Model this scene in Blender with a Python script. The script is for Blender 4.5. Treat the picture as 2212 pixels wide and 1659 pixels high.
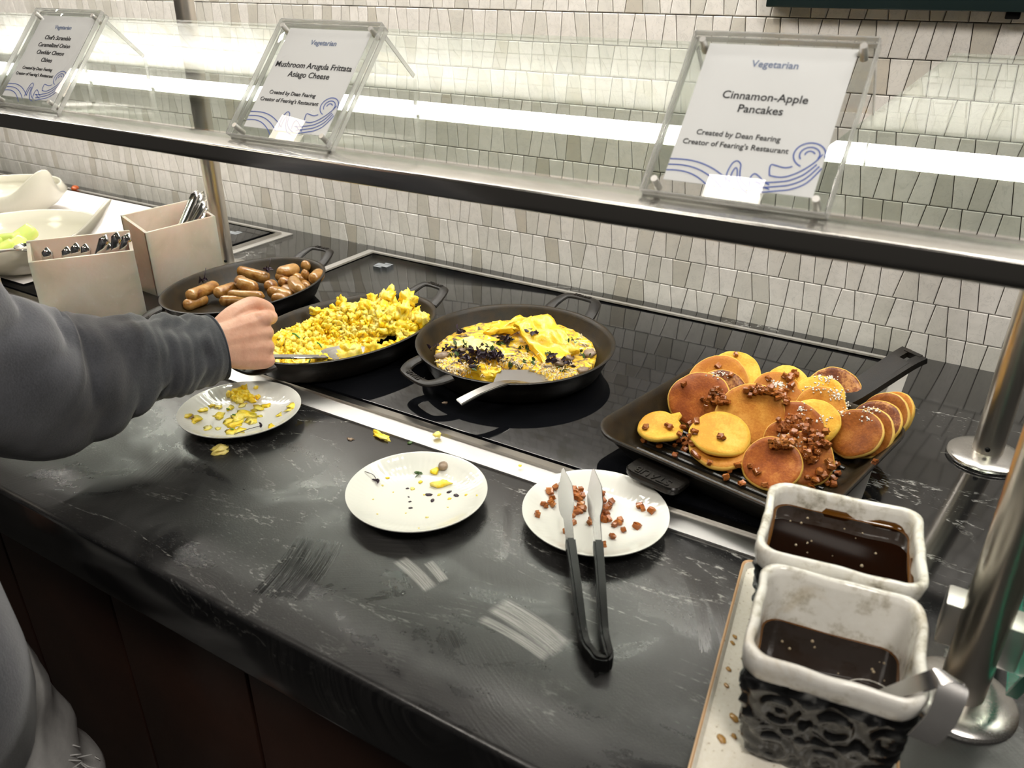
import bpy, bmesh, math, random
import numpy as np
from mathutils import Vector, Matrix, Quaternion, noise
from mathutils.bvhtree import BVHTree
random.seed(7)
PI = math.pi
SC = bpy.context.scene
COL = SC.collection
for o in list(bpy.data.objects):
    bpy.data.objects.remove(o)

# ------------------------------------------------------------------ camera, world, lights, exposure
IW, IH, FPX = 2212.0, 1659.0, 1734.68
CR = Vector((0.8557, 0.5175, 0.0060)); CU = Vector((-0.2367, 0.3816, 0.8935)); CF = Vector((-0.4601, 0.7655, -0.4499))
CPOS = Vector((0.0, 0.0, 0.56))            # metres above the worktop (worktop is z = 0)
cam = bpy.data.cameras.new('camera')
cam.sensor_width = 36.0
cam.lens = FPX / IW * 36.0
cam.clip_start = 0.02
cam.dof.use_dof = True
cam.dof.focus_distance = 1.25
cam.dof.aperture_fstop = 8.0
camo = bpy.data.objects.new('camera', cam)
COL.objects.link(camo)
camo.matrix_world = Matrix((( CR.x, CU.x, -CF.x, CPOS.x), (CR.y, CU.y, -CF.y, CPOS.y), (CR.z, CU.z, -CF.z, CPOS.z), (0, 0, 0, 1)))
SC.camera = camo

world = bpy.data.worlds.new('world')
SC.world = world
world.use_nodes = True
world.node_tree.nodes['Background'].inputs[0].default_value = (1.0, 0.93, 0.84, 1)
world.node_tree.nodes['Background'].inputs[1].default_value = 0.05

SC.view_settings.view_transform = 'Standard'
SC.view_settings.look = 'None'
SC.view_settings.gamma = 1.0
SC.view_settings.exposure = 0.0
SC.view_settings.use_curve_mapping = False

STRIP = 80.0              # radiance of the light strip under the hood, along the wall
SPOT = 2.1                # watts of each small downlight in the hood
def area(name, loc, aim, sx, sy, power, color):
    l = bpy.data.lights.new(name, 'AREA'); l.shape = 'RECTANGLE'; l.size = sx; l.size_y = sy
    l.energy = power; l.color = color
    o = bpy.data.objects.new(name, l); COL.objects.link(o)
    o.location = loc
    o.rotation_euler = (Vector(aim) - Vector(loc)).to_track_quat('-Z', 'Y').to_euler()
    return o
area('ceiling_light', (-0.7, -0.55, 1.80), (-0.6, 1.2, 0.2), 0.6, 0.4, 15.0, (1.0, 0.93, 0.83))
area('ceiling_light', (-2.3, -0.35, 1.80), (-1.8, 1.2, 0.1), 0.6, 0.4, 12.0, (1.0, 0.88, 0.72))
area('ceiling_light', (0.55, -0.25, 1.80), (-0.3, 0.8, 0.0), 0.5, 0.4, 24.0, (1.0, 0.94, 0.86))
for sx in (-2.6, -1.9, -1.2, -0.55, 0.1):
    area('hood_downlight', (sx, 1.02, 1.195), (sx, 1.00, 0.0), 0.06, 0.06, SPOT, (1.0, 0.95, 0.86))

# ------------------------------------------------------------------ pixel -> point on a known plane of the place
def ray(x, y):
    return CF * FPX + CR * (x - IW / 2) - CU * (y - IH / 2)
def onz(x, y, z=0.0):
    d = ray(x, y); return CPOS + d * ((z - CPOS.z) / d.z)
def ony(x, y, Y):
    d = ray(x, y); return CPOS + d * (Y / d.y)
def onx(x, y, X):
    d = ray(x, y); return CPOS + d * (X / d.x)
def prj(p):
    v = Vector(p) - CPOS; k = v.dot(CF)
    return IW / 2 + FPX * v.dot(CR) / k, IH / 2 - FPX * v.dot(CU) / k

# ------------------------------------------------------------------ objects
def tag(o, label=None, cat=None, group=None, kind=None):
    if label: o['label'] = label
    if cat: o['category'] = cat
    if group: o['group'] = group
    if kind: o['kind'] = kind
    return o
def thing(name, label, cat, loc=(0, 0, 0), rotz=0.0, group=None):
    o = bpy.data.objects.new(name, None); o.empty_display_size = 0.02
    COL.objects.link(o); o.location = loc; o.rotation_euler = (0, 0, rotz)
    return tag(o, label, cat, group)
def finish(me, mat, angle=35):
    if mat: me.materials.append(mat)
    me.polygons.foreach_set('use_smooth', [True] * len(me.polygons))
    if angle < 180: me.set_sharp_from_angle(angle=math.radians(angle))
    me.update()
def link(name, me, parent=None):
    o = bpy.data.objects.new(name, me); COL.objects.link(o)
    if parent: o.parent = parent
    return o
def obj(name, bm, mat, parent=None, angle=35, label=None):
    bmesh.ops.recalc_face_normals(bm, faces=bm.faces)
    me = bpy.data.meshes.new(name); bm.to_mesh(me); bm.free()
    finish(me, mat, angle)
    o = link(name, me, parent)
    if label: o['label'] = label
    return o
def pyobj(name, v, f, mat, parent=None, angle=35, label=None):
    me = bpy.data.meshes.new(name); me.from_pydata([tuple(p) for p in v], [], f)
    finish(me, mat, angle)
    o = link(name, me, parent)
    if label: o['label'] = label
    return o
def dup(root, name=None):
    r = root.copy(); COL.objects.link(r)
    for ch in root.children:
        c = ch.copy(); COL.objects.link(c); c.parent = r
        for g in ch.children:
            d = g.copy(); COL.objects.link(d); d.parent = c
    return r
def NB(): return bmesh.new()
def add_box(bm, c, s, bev=0.0, seg=2, rot=None):
    r = bmesh.ops.create_cube(bm, size=1.0)
    vs = r['verts']
    bmesh.ops.scale(bm, vec=s, verts=vs)
    if bev > 0:
        es = list({e for v in vs for e in v.link_edges})
        q = bmesh.ops.bevel(bm, geom=es, offset=bev, segments=seg, profile=0.5, affect='EDGES')
        vs = list({v for f in q['faces'] for v in f.verts} | {v for v in vs if v.is_valid})
    if rot is not None: bmesh.ops.rotate(bm, cent=(0, 0, 0), matrix=rot, verts=vs)
    bmesh.ops.translate(bm, vec=c, verts=vs)
    return vs
def frames(path):
    P = [Vector(p) for p in path]; n = len(P)
    T = [(P[min(i + 1, n - 1)] - P[max(i - 1, 0)]).normalized() for i in range(n)]
    return P, T
def add_tube(bm, path, rad, seg=12, up=None, cap=True, flat=1.0, closed=False):
    """tube of elliptic section; rad is a number or a list, flat = second axis / first, up = direction of the second axis"""
    P, T = frames(path); n = len(P); rings = []
    if up is None:
        up = Vector((0, 0, 1)) if abs(T[0].z) < 0.9 else Vector((0, 1, 0))
    nrm = None
    for i in range(n):
        t = T[i]
        if closed: t = (P[(i + 1) % n] - P[i - 1]).normalized()
        u = Vector(up) if nrm is None or up is not None else nrm
        b = (u - t * u.dot(t))
        if b.length < 1e-6: b = t.orthogonal()
        b.normalize(); a = t.cross(b)
        r = rad[i] if isinstance(rad, (list, tuple)) else rad
        fl = flat[i] if isinstance(flat, (list, tuple)) else flat
        rings.append([bm.verts.new(P[i] + a * (math.cos(2 * PI * k / seg) * r) + b * (math.sin(2 * PI * k / seg) * r * fl)) for k in range(seg)])
    m = n if closed else n - 1
    for i in range(m):
        A, B = rings[i], rings[(i + 1) % n]
        for k in range(seg):
            bm.faces.new((A[k], A[(k + 1) % seg], B[(k + 1) % seg], B[k]))
    if cap and not closed:
        bm.faces.new(rings[0][::-1]); bm.faces.new(rings[-1])
    return rings
def add_bar(bm, path, w, h, up=(0, 0, 1), closed=False):
    """rectangular strip along a path: w across, h along up"""
    P, T = frames(path); n = len(P); rings = []
    for i in range(n):
        t = T[i]; u = Vector(up[i]) if isinstance(up, list) else Vector(up)
        b = (u - t * u.dot(t)).normalized(); a = t.cross(b)
        ww = w[i] if isinstance(w, (list, tuple)) else w
        hh = h[i] if isinstance(h, (list, tuple)) else h
        rings.append([bm.verts.new(P[i] + a * (sx * ww / 2) + b * (sy * hh / 2)) for sx, sy in ((-1, -1), (1, -1), (1, 1), (-1, 1))])
    for i in range(n - 1):
        for k in range(4):
            bm.faces.new((rings[i][k], rings[i][(k + 1) % 4], rings[i + 1][(k + 1) % 4], rings[i + 1][k]))
    bm.faces.new(rings[0][::-1]); bm.faces.new(rings[-1])
def add_lathe(bm, prof, seg=64, sx=1.0, sy=1.0, power=2.0, c=(0, 0, 0), rot=0.0):
    """closed solid of revolution from a profile of (r, z); sx, sy scale to an oval, power > 2 squares it"""
    rings = []
    for r, z in prof:
        if r < 1e-6:
            rings.append([bm.verts.new((c[0], c[1], c[2] + z))]); continue
        ring = []
        for k in range(seg):
            a = 2 * PI * k / seg
            ca, sa = math.cos(a), math.sin(a)
            m = (abs(ca) ** power + abs(sa) ** power) ** (-1.0 / power)
            x, y = r * m * ca * sx, r * m * sa * sy
            ring.append(bm.verts.new((c[0] + x * math.cos(rot) - y * math.sin(rot), c[1] + x * math.sin(rot) + y * math.cos(rot), c[2] + z)))
        rings.append(ring)
    for A, B in zip(rings, rings[1:]):
        if len(A) == 1 and len(B) == 1: continue
        for k in range(seg):
            k2 = (k + 1) % seg
            if len(A) == 1: bm.faces.new((A[0], B[k2], B[k]))
            elif len(B) == 1: bm.faces.new((A[k], A[k2], B[0]))
            else: bm.faces.new((A[k], A[k2], B[k2], B[k]))
    return rings
def rrect(w, h, r, n=6):
    """outline of a rounded rectangle, centred"""
    pts = []
    for cx, cy, a0 in ((w / 2 - r, h / 2 - r, 0), (-w / 2 + r, h / 2 - r, 90), (-w / 2 + r, -h / 2 + r, 180), (w / 2 - r, -h / 2 + r, 270)):
        for i in range(n + 1):
            a = math.radians(a0 + 90.0 * i / n)
            pts.append((cx + r * math.cos(a), cy + r * math.sin(a)))
    return pts
def loft(bm, loops, cap0=True, cap1=True):
    R = [[bm.verts.new(p) for p in L] for L in loops]
    n = len(R[0])
    for A, B in zip(R, R[1:]):
        for k in range(n): bm.faces.new((A[k], A[(k + 1) % n], B[(k + 1) % n], B[k]))
    if cap0: bm.faces.new(R[0][::-1])
    if cap1: bm.faces.new(R[-1])
    return R
def text_mesh(s, size, extrude=0.0003, shear=0.0):
    cu = bpy.data.curves.new('lettering', 'FONT'); cu.body = s; cu.size = size; cu.extrude = extrude
    cu.align_x = 'CENTER'; cu.align_y = 'CENTER'; cu.shear = shear; cu.resolution_u = 3; cu.offset = size * 0.009
    o = bpy.data.objects.new('lettering', cu); COL.objects.link(o)
    dg = bpy.context.evaluated_depsgraph_get()
    me = bpy.data.meshes.new_from_object(o.evaluated_get(dg))
    bpy.data.objects.remove(o)
    return me
def lettering(s, size, mat, parent, mw, extrude=0.0003, shear=0.0, label=None):
    me = text_mesh(s, size, extrude, shear); me.materials.clear(); me.materials.append(mat)
    o = link('lettering', me, parent); o.matrix_local = mw
    if label: o['label'] = label
    return o
def ns(v, s=1.0, off=0.0):
    return noise.noise(Vector((v[0] * s + off, v[1] * s + off * 1.7, v[2] * s - off)))
def lump(bm, c, s, amp=0.25, freq=1.6, sub=2, rot=None, flat=None):
    """irregular lump: icosphere scaled by s, pushed by noise"""
    r = bmesh.ops.create_icosphere(bm, subdivisions=sub, radius=1.0)
    off = random.uniform(0, 100)
    M = rot if rot is not None else Quaternion((random.gauss(0, 1), random.gauss(0, 1), random.gauss(0, 1), random.gauss(0, 1))).normalized().to_matrix()
    for v in r['verts']:
        n = v.co.copy()
        k = 1 + amp * ns(n, freq, off) + amp * 0.5 * ns(n, freq * 2.3, off + 9)
        p = n * k
        p = Vector((p.x * s[0], p.y * s[1], p.z * s[2]))
        v.co = M @ p + Vector(c)
    return r['verts']

# ------------------------------------------------------------------ materials
def mat(name):
    m = bpy.data.materials.new(name); m.use_nodes = True
    nt = m.node_tree
    return m, nt, nt.nodes['Principled BSDF']
def nd(nt, t, **kw):
    n = nt.nodes.new(t)
    for k, v in kw.items(): setattr(n, k, v)
    return n
def setin(n, **kw):
    for k, v in kw.items():
        n.inputs[k.replace('_', ' ')].default_value = v
def lk(nt, a, b): nt.links.new(a, b)
def plain(name, col, rough=0.5, metal=0.0, spec=0.5, **kw):
    m, nt, b = mat(name)
    b.inputs['Base Color'].default_value = (*col, 1); b.inputs['Roughness'].default_value = rough
    b.inputs['Metallic'].default_value = metal; b.inputs['Specular IOR Level'].default_value = spec
    for k, v in kw.items(): b.inputs[k.replace('_', ' ')].default_value = v
    return m
def coords(nt, kind='Object', scale=(1, 1, 1), rot=(0, 0, 0)):
    tc = nd(nt, 'ShaderNodeTexCoord'); mp = nd(nt, 'ShaderNodeMapping')
    mp.inputs['Scale'].default_value = scale; mp.inputs['Rotation'].default_value = rot
    if kind == 'World':
        g = nd(nt, 'ShaderNodeNewGeometry'); lk(nt, g.outputs['Position'], mp.inputs['Vector'])
    else:
        lk(nt, tc.outputs[kind], mp.inputs['Vector'])
    return mp.outputs['Vector']
def noise_tex(nt, vec, scale, detail=4.0, rough=0.55, dist=0.0):
    n = nd(nt, 'ShaderNodeTexNoise'); setin(n, Scale=scale, Detail=detail, Roughness=rough, Distortion=dist)
    lk(nt, vec, n.inputs['Vector']); return n.outputs['Fac']
def ramp(nt, fac, stops):
    r = nd(nt, 'ShaderNodeValToRGB')
    while len(r.color_ramp.elements) < len(stops): r.color_ramp.elements.new(0.5)
    for e, (p, c) in zip(r.color_ramp.elements, stops):
        e.position = p; e.color = (*c, 1) if len(c) == 3 else c
    lk(nt, fac, r.inputs['Fac']); return r.outputs['Color']
def mixc(nt, fac, a, b, mode='MIX'):
    m = nd(nt, 'ShaderNodeMix', data_type='RGBA', blend_type=mode)
    for sock, v in ((m.inputs[0], fac), (m.inputs[6], a), (m.inputs[7], b)):
        if isinstance(v, (int, float)): sock.default_value = v
        elif isinstance(v, tuple): sock.default_value = (*v, 1) if len(v) == 3 else v
        else: lk(nt, v, sock)
    return m.outputs[2]
def mth(nt, op, a, b=0.5, clamp=False):
    m = nd(nt, 'ShaderNodeMath', operation=op, use_clamp=clamp)
    for sock, v in ((m.inputs[0], a), (m.inputs[1], b)):
        if isinstance(v, (int, float)): sock.default_value = v
        else: lk(nt, v, sock)
    return m.outputs[0]
def bump(nt, b, h, strength=0.3, dist=0.001):
    n = nd(nt, 'ShaderNodeBump'); setin(n, Strength=strength, Distance=dist)
    lk(nt, h, n.inputs['Height']); lk(nt, n.outputs['Normal'], b.inputs['Normal'])
def g(v): return (v, v, v)

def m_stone():
    m, nt, b = mat('black_stone')
    w = coords(nt, 'World')
    fl = noise_tex(nt, coords(nt, 'World', (45, 150, 100), (0, 0, 0.05)), 2.6, 5, 0.66, 0.5)
    big = noise_tex(nt, w, 4.0, 4, 0.55, 0.4)
    fleck = ramp(nt, fl, [(0.60, g(0)), (0.67, g(1))])
    mask = ramp(nt, big, [(0.50, g(0.0)), (0.66, g(1))])
    vein = noise_tex(nt, coords(nt, 'World', (1, 2.6, 1), (0, 0, 0.45)), 2.3, 6, 0.6, 1.0)
    vein_m = ramp(nt, mth(nt, 'ABSOLUTE', mth(nt, 'SUBTRACT', vein, 0.5)), [(0.0, g(1)), (0.010, g(0.0))])
    brk = ramp(nt, noise_tex(nt, coords(nt, 'World', (50, 150, 60)), 2.2, 5, 0.7), [(0.48, g(0)), (0.56, g(1))])
    veinf = mth(nt, 'MULTIPLY', mth(nt, 'MULTIPLY', vein_m, brk), ramp(nt, big, [(0.46, g(0)), (0.56, g(1))]))
    fine = noise_tex(nt, coords(nt, 'World', (150, 420, 150)), 2.0, 3, 0.7)
    finem = mth(nt, 'MULTIPLY', ramp(nt, fine, [(0.60, g(0)), (0.72, g(0.20))]), mth(nt, 'ADD', mask, 0.35))
    tot = mth(nt, 'ADD', mth(nt, 'MULTIPLY', fleck, mth(nt, 'MULTIPLY', mask, 0.55)), mth(nt, 'ADD', veinf, finem), True)
    c = mixc(nt, tot, (0.0060, 0.0060, 0.0065), (0.45, 0.45, 0.42))
    # dull film of wiped grease on the customer side, with cloth swirls
    gpos = nd(nt, 'ShaderNodeNewGeometry'); sp = nd(nt, 'ShaderNodeSeparateXYZ'); lk(nt, gpos.outputs['Position'], sp.inputs[0])
    front = nd(nt, 'ShaderNodeMapRange', clamp=True); setin(front, From_Min=0.76, From_Max=0.56); lk(nt, sp.outputs['Y'], front.inputs['Value'])
    sm = noise_tex(nt, coords(nt, 'World', (1, 1.4, 1), (0, 0, -0.5)), 4.6, 4, 0.6, 1.8)
    film = mth(nt, 'MULTIPLY', ramp(nt, sm, [(0.32, g(0.15)), (0.54, g(1.0))]), front.outputs['Result'])
    # swirl: arcs about a few points where the cloth turned
    sw = None
    for (cx, cy, f) in ((-0.62, 0.30, 900.0), (-0.10, 0.75, 800.0), (-0.30, 0.20, 1000.0)):
        d2 = nd(nt, 'ShaderNodeVectorMath', operation='DISTANCE'); lk(nt, gpos.outputs['Position'], d2.inputs[0]); d2.inputs[1].default_value = (cx, cy, 0)
        a_ = noise_tex(nt, w, 9, 2, 0.5)
        cmb = nd(nt, 'ShaderNodeCombineXYZ'); lk(nt, mth(nt, 'ADD', mth(nt, 'MULTIPLY', d2.outputs['Value'], f * 0.35), mth(nt, 'MULTIPLY', a_, 6.0)), cmb.inputs[0]); lk(nt, mth(nt, 'MULTIPLY', a_, 2.0), cmb.inputs[1])
        l_ = noise_tex(nt, cmb.outputs[0], 1.0, 2, 0.6)
        pm = ramp(nt, noise_tex(nt, coords(nt, 'World', (1, 1, 1), (0, 0, cx)), 5.5, 2, 0.5), [(0.52, g(0)), (0.66, g(1))])
        q = mth(nt, 'MULTIPLY', ramp(nt, l_, [(0.42, g(0)), (0.62, g(1))]), pm)
        sw = q if sw is None else mth(nt, 'MAXIMUM', sw, q)
    sw = mth(nt, 'MULTIPLY', sw, front.outputs['Result'])
    strokes = None; clean = None
    for (ax, ay, bx, by, wd, kind) in ((1075, 1300, 1222, 1402, 0.030, 0), (865, 1205, 935, 1272, 0.018, 0), (925, 1212, 962, 1255, 0.012, 0), (1040, 1330, 1190, 1420, 0.012, 0), (1492, 1225, 1540, 1420, 0.014, 1), (1530, 1240, 1590, 1410, 0.022, 1), (1102, 1090, 1092, 1215, 0.012, 1), (700, 1160, 600, 1300, 0.07, 1)):
        A, B = onz(ax, ay), onz(bx, by); M_ = (A + B) / 2; an = math.atan2(B.y - A.y, B.x - A.x); L_ = (B - A).length
        sb = nd(nt, 'ShaderNodeVectorMath', operation='SUBTRACT'); lk(nt, gpos.outputs['Position'], sb.inputs[0]); sb.inputs[1].default_value = M_
        mp = nd(nt, 'ShaderNodeMapping'); mp.inputs['Rotation'].default_value = (0, 0, -an); lk(nt, sb.outputs[0], mp.inputs['Vector'])
        s2 = nd(nt, 'ShaderNodeSeparateXYZ'); lk(nt, mp.outputs[0], s2.inputs[0])
        vv = mth(nt, 'ADD', s2.outputs['Y'], mth(nt, 'MULTIPLY', mth(nt, 'MULTIPLY', s2.outputs['X'], s2.outputs['X']), 1.6))
        mu = ramp(nt, mth(nt, 'DIVIDE', mth(nt, 'ABSOLUTE', s2.outputs['X']), L_ / 2), [(0.82, g(1)), (1.0, g(0))])
        mv = ramp(nt, mth(nt, 'DIVIDE', mth(nt, 'ABSOLUTE', vv), wd / 2), [(0.70, g(1)), (1.0, g(0))])
        cb = nd(nt, 'ShaderNodeCombineXYZ'); lk(nt, mth(nt, 'MULTIPLY', s2.outputs['X'], 14.0), cb.inputs[0]); lk(nt, mth(nt, 'MULTIPLY', vv, 700.0), cb.inputs[1])
        br = ramp(nt, noise_tex(nt, cb.outputs[0], 1.0, 3, 0.7), [(0.36, g(0.15)), (0.58, g(1))])
        q = mth(nt, 'MULTIPLY', mth(nt, 'MULTIPLY', mu, mv), br)
        if kind == 0: strokes = q if strokes is None else mth(nt, 'MAXIMUM', strokes, q)
        else: clean = q if clean is None else mth(nt, 'MAXIMUM', clean, q)
    nz = nd(nt, 'ShaderNodeSeparateXYZ'); lk(nt, gpos.outputs['Normal'], nz.inputs[0])
    topm = ramp(nt, nz.outputs['Z'], [(0.3, g(0)), (0.9, g(1))])
    film = mth(nt, 'MULTIPLY', mth(nt, 'MULTIPLY', film, topm), mth(nt, 'SUBTRACT', 1.0, clean), True)
    tot = mth(nt, 'MULTIPLY', tot, mth(nt, 'MULTIPLY', mth(nt, 'ADD', mth(nt, 'MULTIPLY', topm, 0.8), 0.2), mth(nt, 'SUBTRACT', 1.0, mth(nt, 'MULTIPLY', front.outputs['Result'], 0.6))))
    c = mixc(nt, tot, (0.0060, 0.0060, 0.0065), (0.45, 0.45, 0.42))
    grain = noise_tex(nt, coords(nt, 'World', (420, 420, 420)), 1.0, 3, 0.7)
    film2 = mth(nt, 'MULTIPLY', film, mth(nt, 'ADD', mth(nt, 'MULTIPLY', grain, 0.7), 0.62), True)
    dull = mth(nt, 'ADD', mth(nt, 'ADD', mth(nt, 'MULTIPLY', film2, 0.050), mth(nt, 'MULTIPLY', sw, 0.035)), mth(nt, 'MULTIPLY', strokes, 0.80), True)
    c = mixc(nt, dull, c, (0.32, 0.31, 0.295))
    lk(nt, c, b.inputs['Base Color'])
    lk(nt, mth(nt, 'ADD', mth(nt, 'ADD', mth(nt, 'MULTIPLY', film2, 0.26), mth(nt, 'MULTIPLY', front.outputs['Result'], 0.06)), 0.085), b.inputs['Roughness'])
    lk(nt, mth(nt, 'SUBTRACT', 0.75, mth(nt, 'MULTIPLY', front.outputs['Result'], 0.32)), b.inputs['Specular IOR Level'])
    n = nd(nt, 'ShaderNodeBump'); setin(n, Distance=0.0006); lk(nt, mth(nt, 'MULTIPLY', film, 0.35), n.inputs['Strength']); lk(nt, mth(nt, 'ADD', grain, mth(nt, 'MULTIPLY', sw, 0.4)), n.inputs['Height']); lk(nt, n.outputs['Normal'], b.inputs['Normal'])
    return m
def m_tile():
    m, nt, b = mat('marble_tile')
    at = nd(nt, 'ShaderNodeAttribute', attribute_name='tint')
    sp = nd(nt, 'ShaderNodeSeparateColor'); lk(nt, at.outputs['Color'], sp.inputs[0])
    base = ramp(nt, sp.outputs[0], [(0.0, (0.84, 0.815, 0.785)), (0.45, (0.79, 0.765, 0.73)), (0.72, (0.71, 0.69, 0.645)), (0.90, (0.62, 0.60, 0.545)), (1.0, (0.58, 0.535, 0.46))])
    w = coords(nt, 'World', (1, 1, 1), (0.3, 0.5, 0.7))
    cl = noise_tex(nt, w, 38, 5, 0.6, 0.8)
    c = mixc(nt, ramp(nt, cl, [(0.40, g(0.0)), (0.80, g(0.35))]), base, (0.46, 0.455, 0.42))
    vv = noise_tex(nt, w, 30, 4, 0.6, 2.2)
    vn = ramp(nt, mth(nt, 'ABSOLUTE', mth(nt, 'SUBTRACT', vv, 0.47)), [(0.0, g(0.25)), (0.02, g(0.0))])
    c = mixc(nt, vn, c, (0.33, 0.33, 0.32))
    lk(nt, c, b.inputs['Base Color']); b.inputs['Roughness'].default_value = 0.28
    bump(nt, b, noise_tex(nt, w, 160, 2), 0.06, 0.0005)
    return m
def m_steel(name, rough=0.28, col=(0.60, 0.585, 0.56), dirn=(1, 60, 60), bs=0.05):
    m, nt, b = mat(name)
    b.inputs['Base Color'].default_value = (*col, 1); b.inputs['Metallic'].default_value = 1.0
    v = coords(nt, 'Object', dirn)
    n = noise_tex(nt, v, 14, 3, 0.6)
    lk(nt, mth(nt, 'ADD', mth(nt, 'MULTIPLY', n, 0.03), rough - 0.015), b.inputs['Roughness'])
    bump(nt, b, n, bs * 0.1, 0.0002)
    return m
def m_thin_glass(name, tint, ior=1.5):
    m, nt, b = mat(name); nt.nodes.remove(b)
    out = nt.nodes['Material Output']
    tr = nd(nt, 'ShaderNodeBsdfTransparent'); tr.inputs[0].default_value = (*tint, 1)
    gl = nd(nt, 'ShaderNodeBsdfGlossy'); gl.inputs['Roughness'].default_value = 0.0; gl.inputs[0].default_value = (1, 1, 1, 1)
    fr = nd(nt, 'ShaderNodeFresnel'); fr.inputs[0].default_value = ior
    gn = nd(nt, 'ShaderNodeNewGeometry')
    # the same reflectance from either side of the pane
    f2 = nd(nt, 'ShaderNodeLayerWeight'); f2.inputs[0].default_value = 0.5
    cosv = mth(nt, 'SUBTRACT', 1.0, f2.outputs['Facing'])
    sch = mth(nt, 'ADD', mth(nt, 'MULTIPLY', mth(nt, 'POWER', mth(nt, 'SUBTRACT', 1.0, cosv), 5.0), 0.96), 0.04, True)
    mx = nd(nt, 'ShaderNodeMixShader'); lk(nt, sch, mx.inputs[0]); lk(nt, tr.outputs[0], mx.inputs[1]); lk(nt, gl.outputs[0], mx.inputs[2])
    lk(nt, mx.outputs[0], out.inputs[0])
    return m
def m_iron(name, base=(0.006, 0.0054, 0.0048), patina=(0.026, 0.017, 0.008), amount=0.6, rough=0.42):
    m, nt, b = mat(name)
    w = coords(nt, 'World')
    n = noise_tex(nt, w, 45, 5, 0.6)
    c = mixc(nt, mth(nt, 'MULTIPLY', ramp(nt, n, [(0.35, g(0)), (0.7, g(1))]), amount), base, patina)
    lk(nt, c, b.inputs['Base Color'])
    lk(nt, mth(nt, 'ADD', mth(nt, 'MULTIPLY', n, 0.3), rough - 0.15), b.inputs['Roughness'])
    b.inputs['Specular IOR Level'].default_value = 0.28
    bump(nt, b, noise_tex(nt, w, 700, 2), 0.25, 0.0006)
    return m
def m_food(name, stops, scale=60, rough=0.4, sss=0.0, sssr=(0.01, 0.006, 0.002), bs=0.3, bscale=220, dist=0.0, detail=5, kind='World', coat=0.0):
    m, nt, b = mat(name)
    v = coords(nt, kind)
    n = noise_tex(nt, v, scale, detail, 0.6, dist)
    lk(nt, ramp(nt, n, stops), b.inputs['Base Color'])
    b.inputs['Roughness'].default_value = rough
    if sss:
        b.inputs['Subsurface Weight'].default_value = sss; b.inputs['Subsurface Radius'].default_value = sssr; b.inputs['Subsurface Scale'].default_value = 0.6
    b.inputs['Coat Weight'].default_value = coat; b.inputs['Coat Roughness'].default_value = 0.12
    bump(nt, b, noise_tex(nt, v, bscale, 3), bs, 0.0015)
    return m
def m_emit(name, col, s):
    m, nt, b = mat(name); nt.nodes.remove(b)
    e = nd(nt, 'ShaderNodeEmission'); e.inputs[0].default_value = (*col, 1); e.inputs[1].default_value = s
    lk(nt, e.outputs[0], nt.nodes['Material Output'].inputs[0]); return m

STONE = m_stone(); TILE = m_tile()
GROUT = plain('brown_grout', (0.16, 0.135, 0.11), 0.85)
STEEL = m_steel('brushed_steel', 0.27, (0.60, 0.585, 0.56), (2, 160, 160))
SATIN = m_steel('satin_steel', 0.42, (0.74, 0.725, 0.70), (2, 160, 160), 0.0)
STEEL_Y = m_steel('brushed_steel_rail', 0.18, (0.42, 0.405, 0.38), (1, 60, 60), 0.03)
POST = m_steel('post_steel', 0.30, (0.74, 0.69, 0.62), (60, 60, 1), 0.04)
CHROME = m_steel('polished_steel', 0.10, (0.66, 0.65, 0.63), (10, 10, 10), 0.0)
GLASS = m_thin_glass('guard_glass', (0.845, 0.88, 0.845))
ACRYL = m_thin_glass('clear_acrylic', (0.95, 0.955, 0.95), 1.49)
ACRYL_EDGE = plain('polished_acrylic_edge', (0.80, 0.80, 0.78), 0.12, 0.0, 0.6, Transmission_Weight=0.75, IOR=1.49)
GREEN_EDGE = plain('green_glass_edge', (0.02, 0.42, 0.30), 0.15, 0.0, 0.6, Transmission_Weight=0.3)
IRON = m_iron('cast_iron', amount=0.35)
IRON_IN = m_iron('seasoned_iron', (0.009, 0.0065, 0.003), (0.036, 0.021, 0.004), 0.75, 0.46)
PORC = plain('white_porcelain', (0.80, 0.80, 0.77), 0.10, 0.0, 0.5, Coat_Weight=0.4)
CREAM = plain('cream_porcelain', (0.68, 0.65, 0.55), 0.12, 0.0, 0.5)
PAPERL = m_food('paper_liner', [(0.3, (0.76, 0.73, 0.72)), (0.7, (0.84, 0.81, 0.79))], 9, 0.75, bs=0.15, bscale=40)
CARD = plain('white_card', (0.86, 0.86, 0.88), 0.7)
INK = plain('black_ink', (0.03, 0.03, 0.035), 0.7)
INKB = plain('slate_blue_ink', (0.22, 0.27, 0.42), 0.7)
BLUE = plain('blue_ink', (0.09, 0.15, 0.50), 0.7)
BLACKP = plain('black_plastic', (0.005, 0.005, 0.005), 0.28, 0.0, 0.12)
EGG = m_food('scrambled_egg', [(0.30, (0.94, 0.56, 0.005)), (0.46, (0.97, 0.68, 0.025)), (0.64, (0.98, 0.83, 0.24))], 40, 0.38, 0.30, (0.01, 0.007, 0.001), 0.6, 330, coat=0.25)
CHIVE = plain('chive_green', (0.06, 0.22, 0.02), 0.4)
LEAF = plain('purple_leaf', (0.022, 0.009, 0.022), 0.45)
LEAFG = plain('green_leaf', (0.045, 0.10, 0.02), 0.45)
HONEY = plain('honeydew_flesh', (0.62, 0.74, 0.20), 0.25, 0.0, 0.5, Subsurface_Weight=0.3, Subsurface_Scale=0.02)
SAUS = m_food('browned_sausage', [(0.30, (0.15, 0.045, 0.007)), (0.42, (0.33, 0.150, 0.030)), (0.64, (0.50, 0.290, 0.095))], 34, 0.22, 0.08, (0.01, 0.004, 0.002), 0.35, 300, 0.5, coat=0.5)
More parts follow.
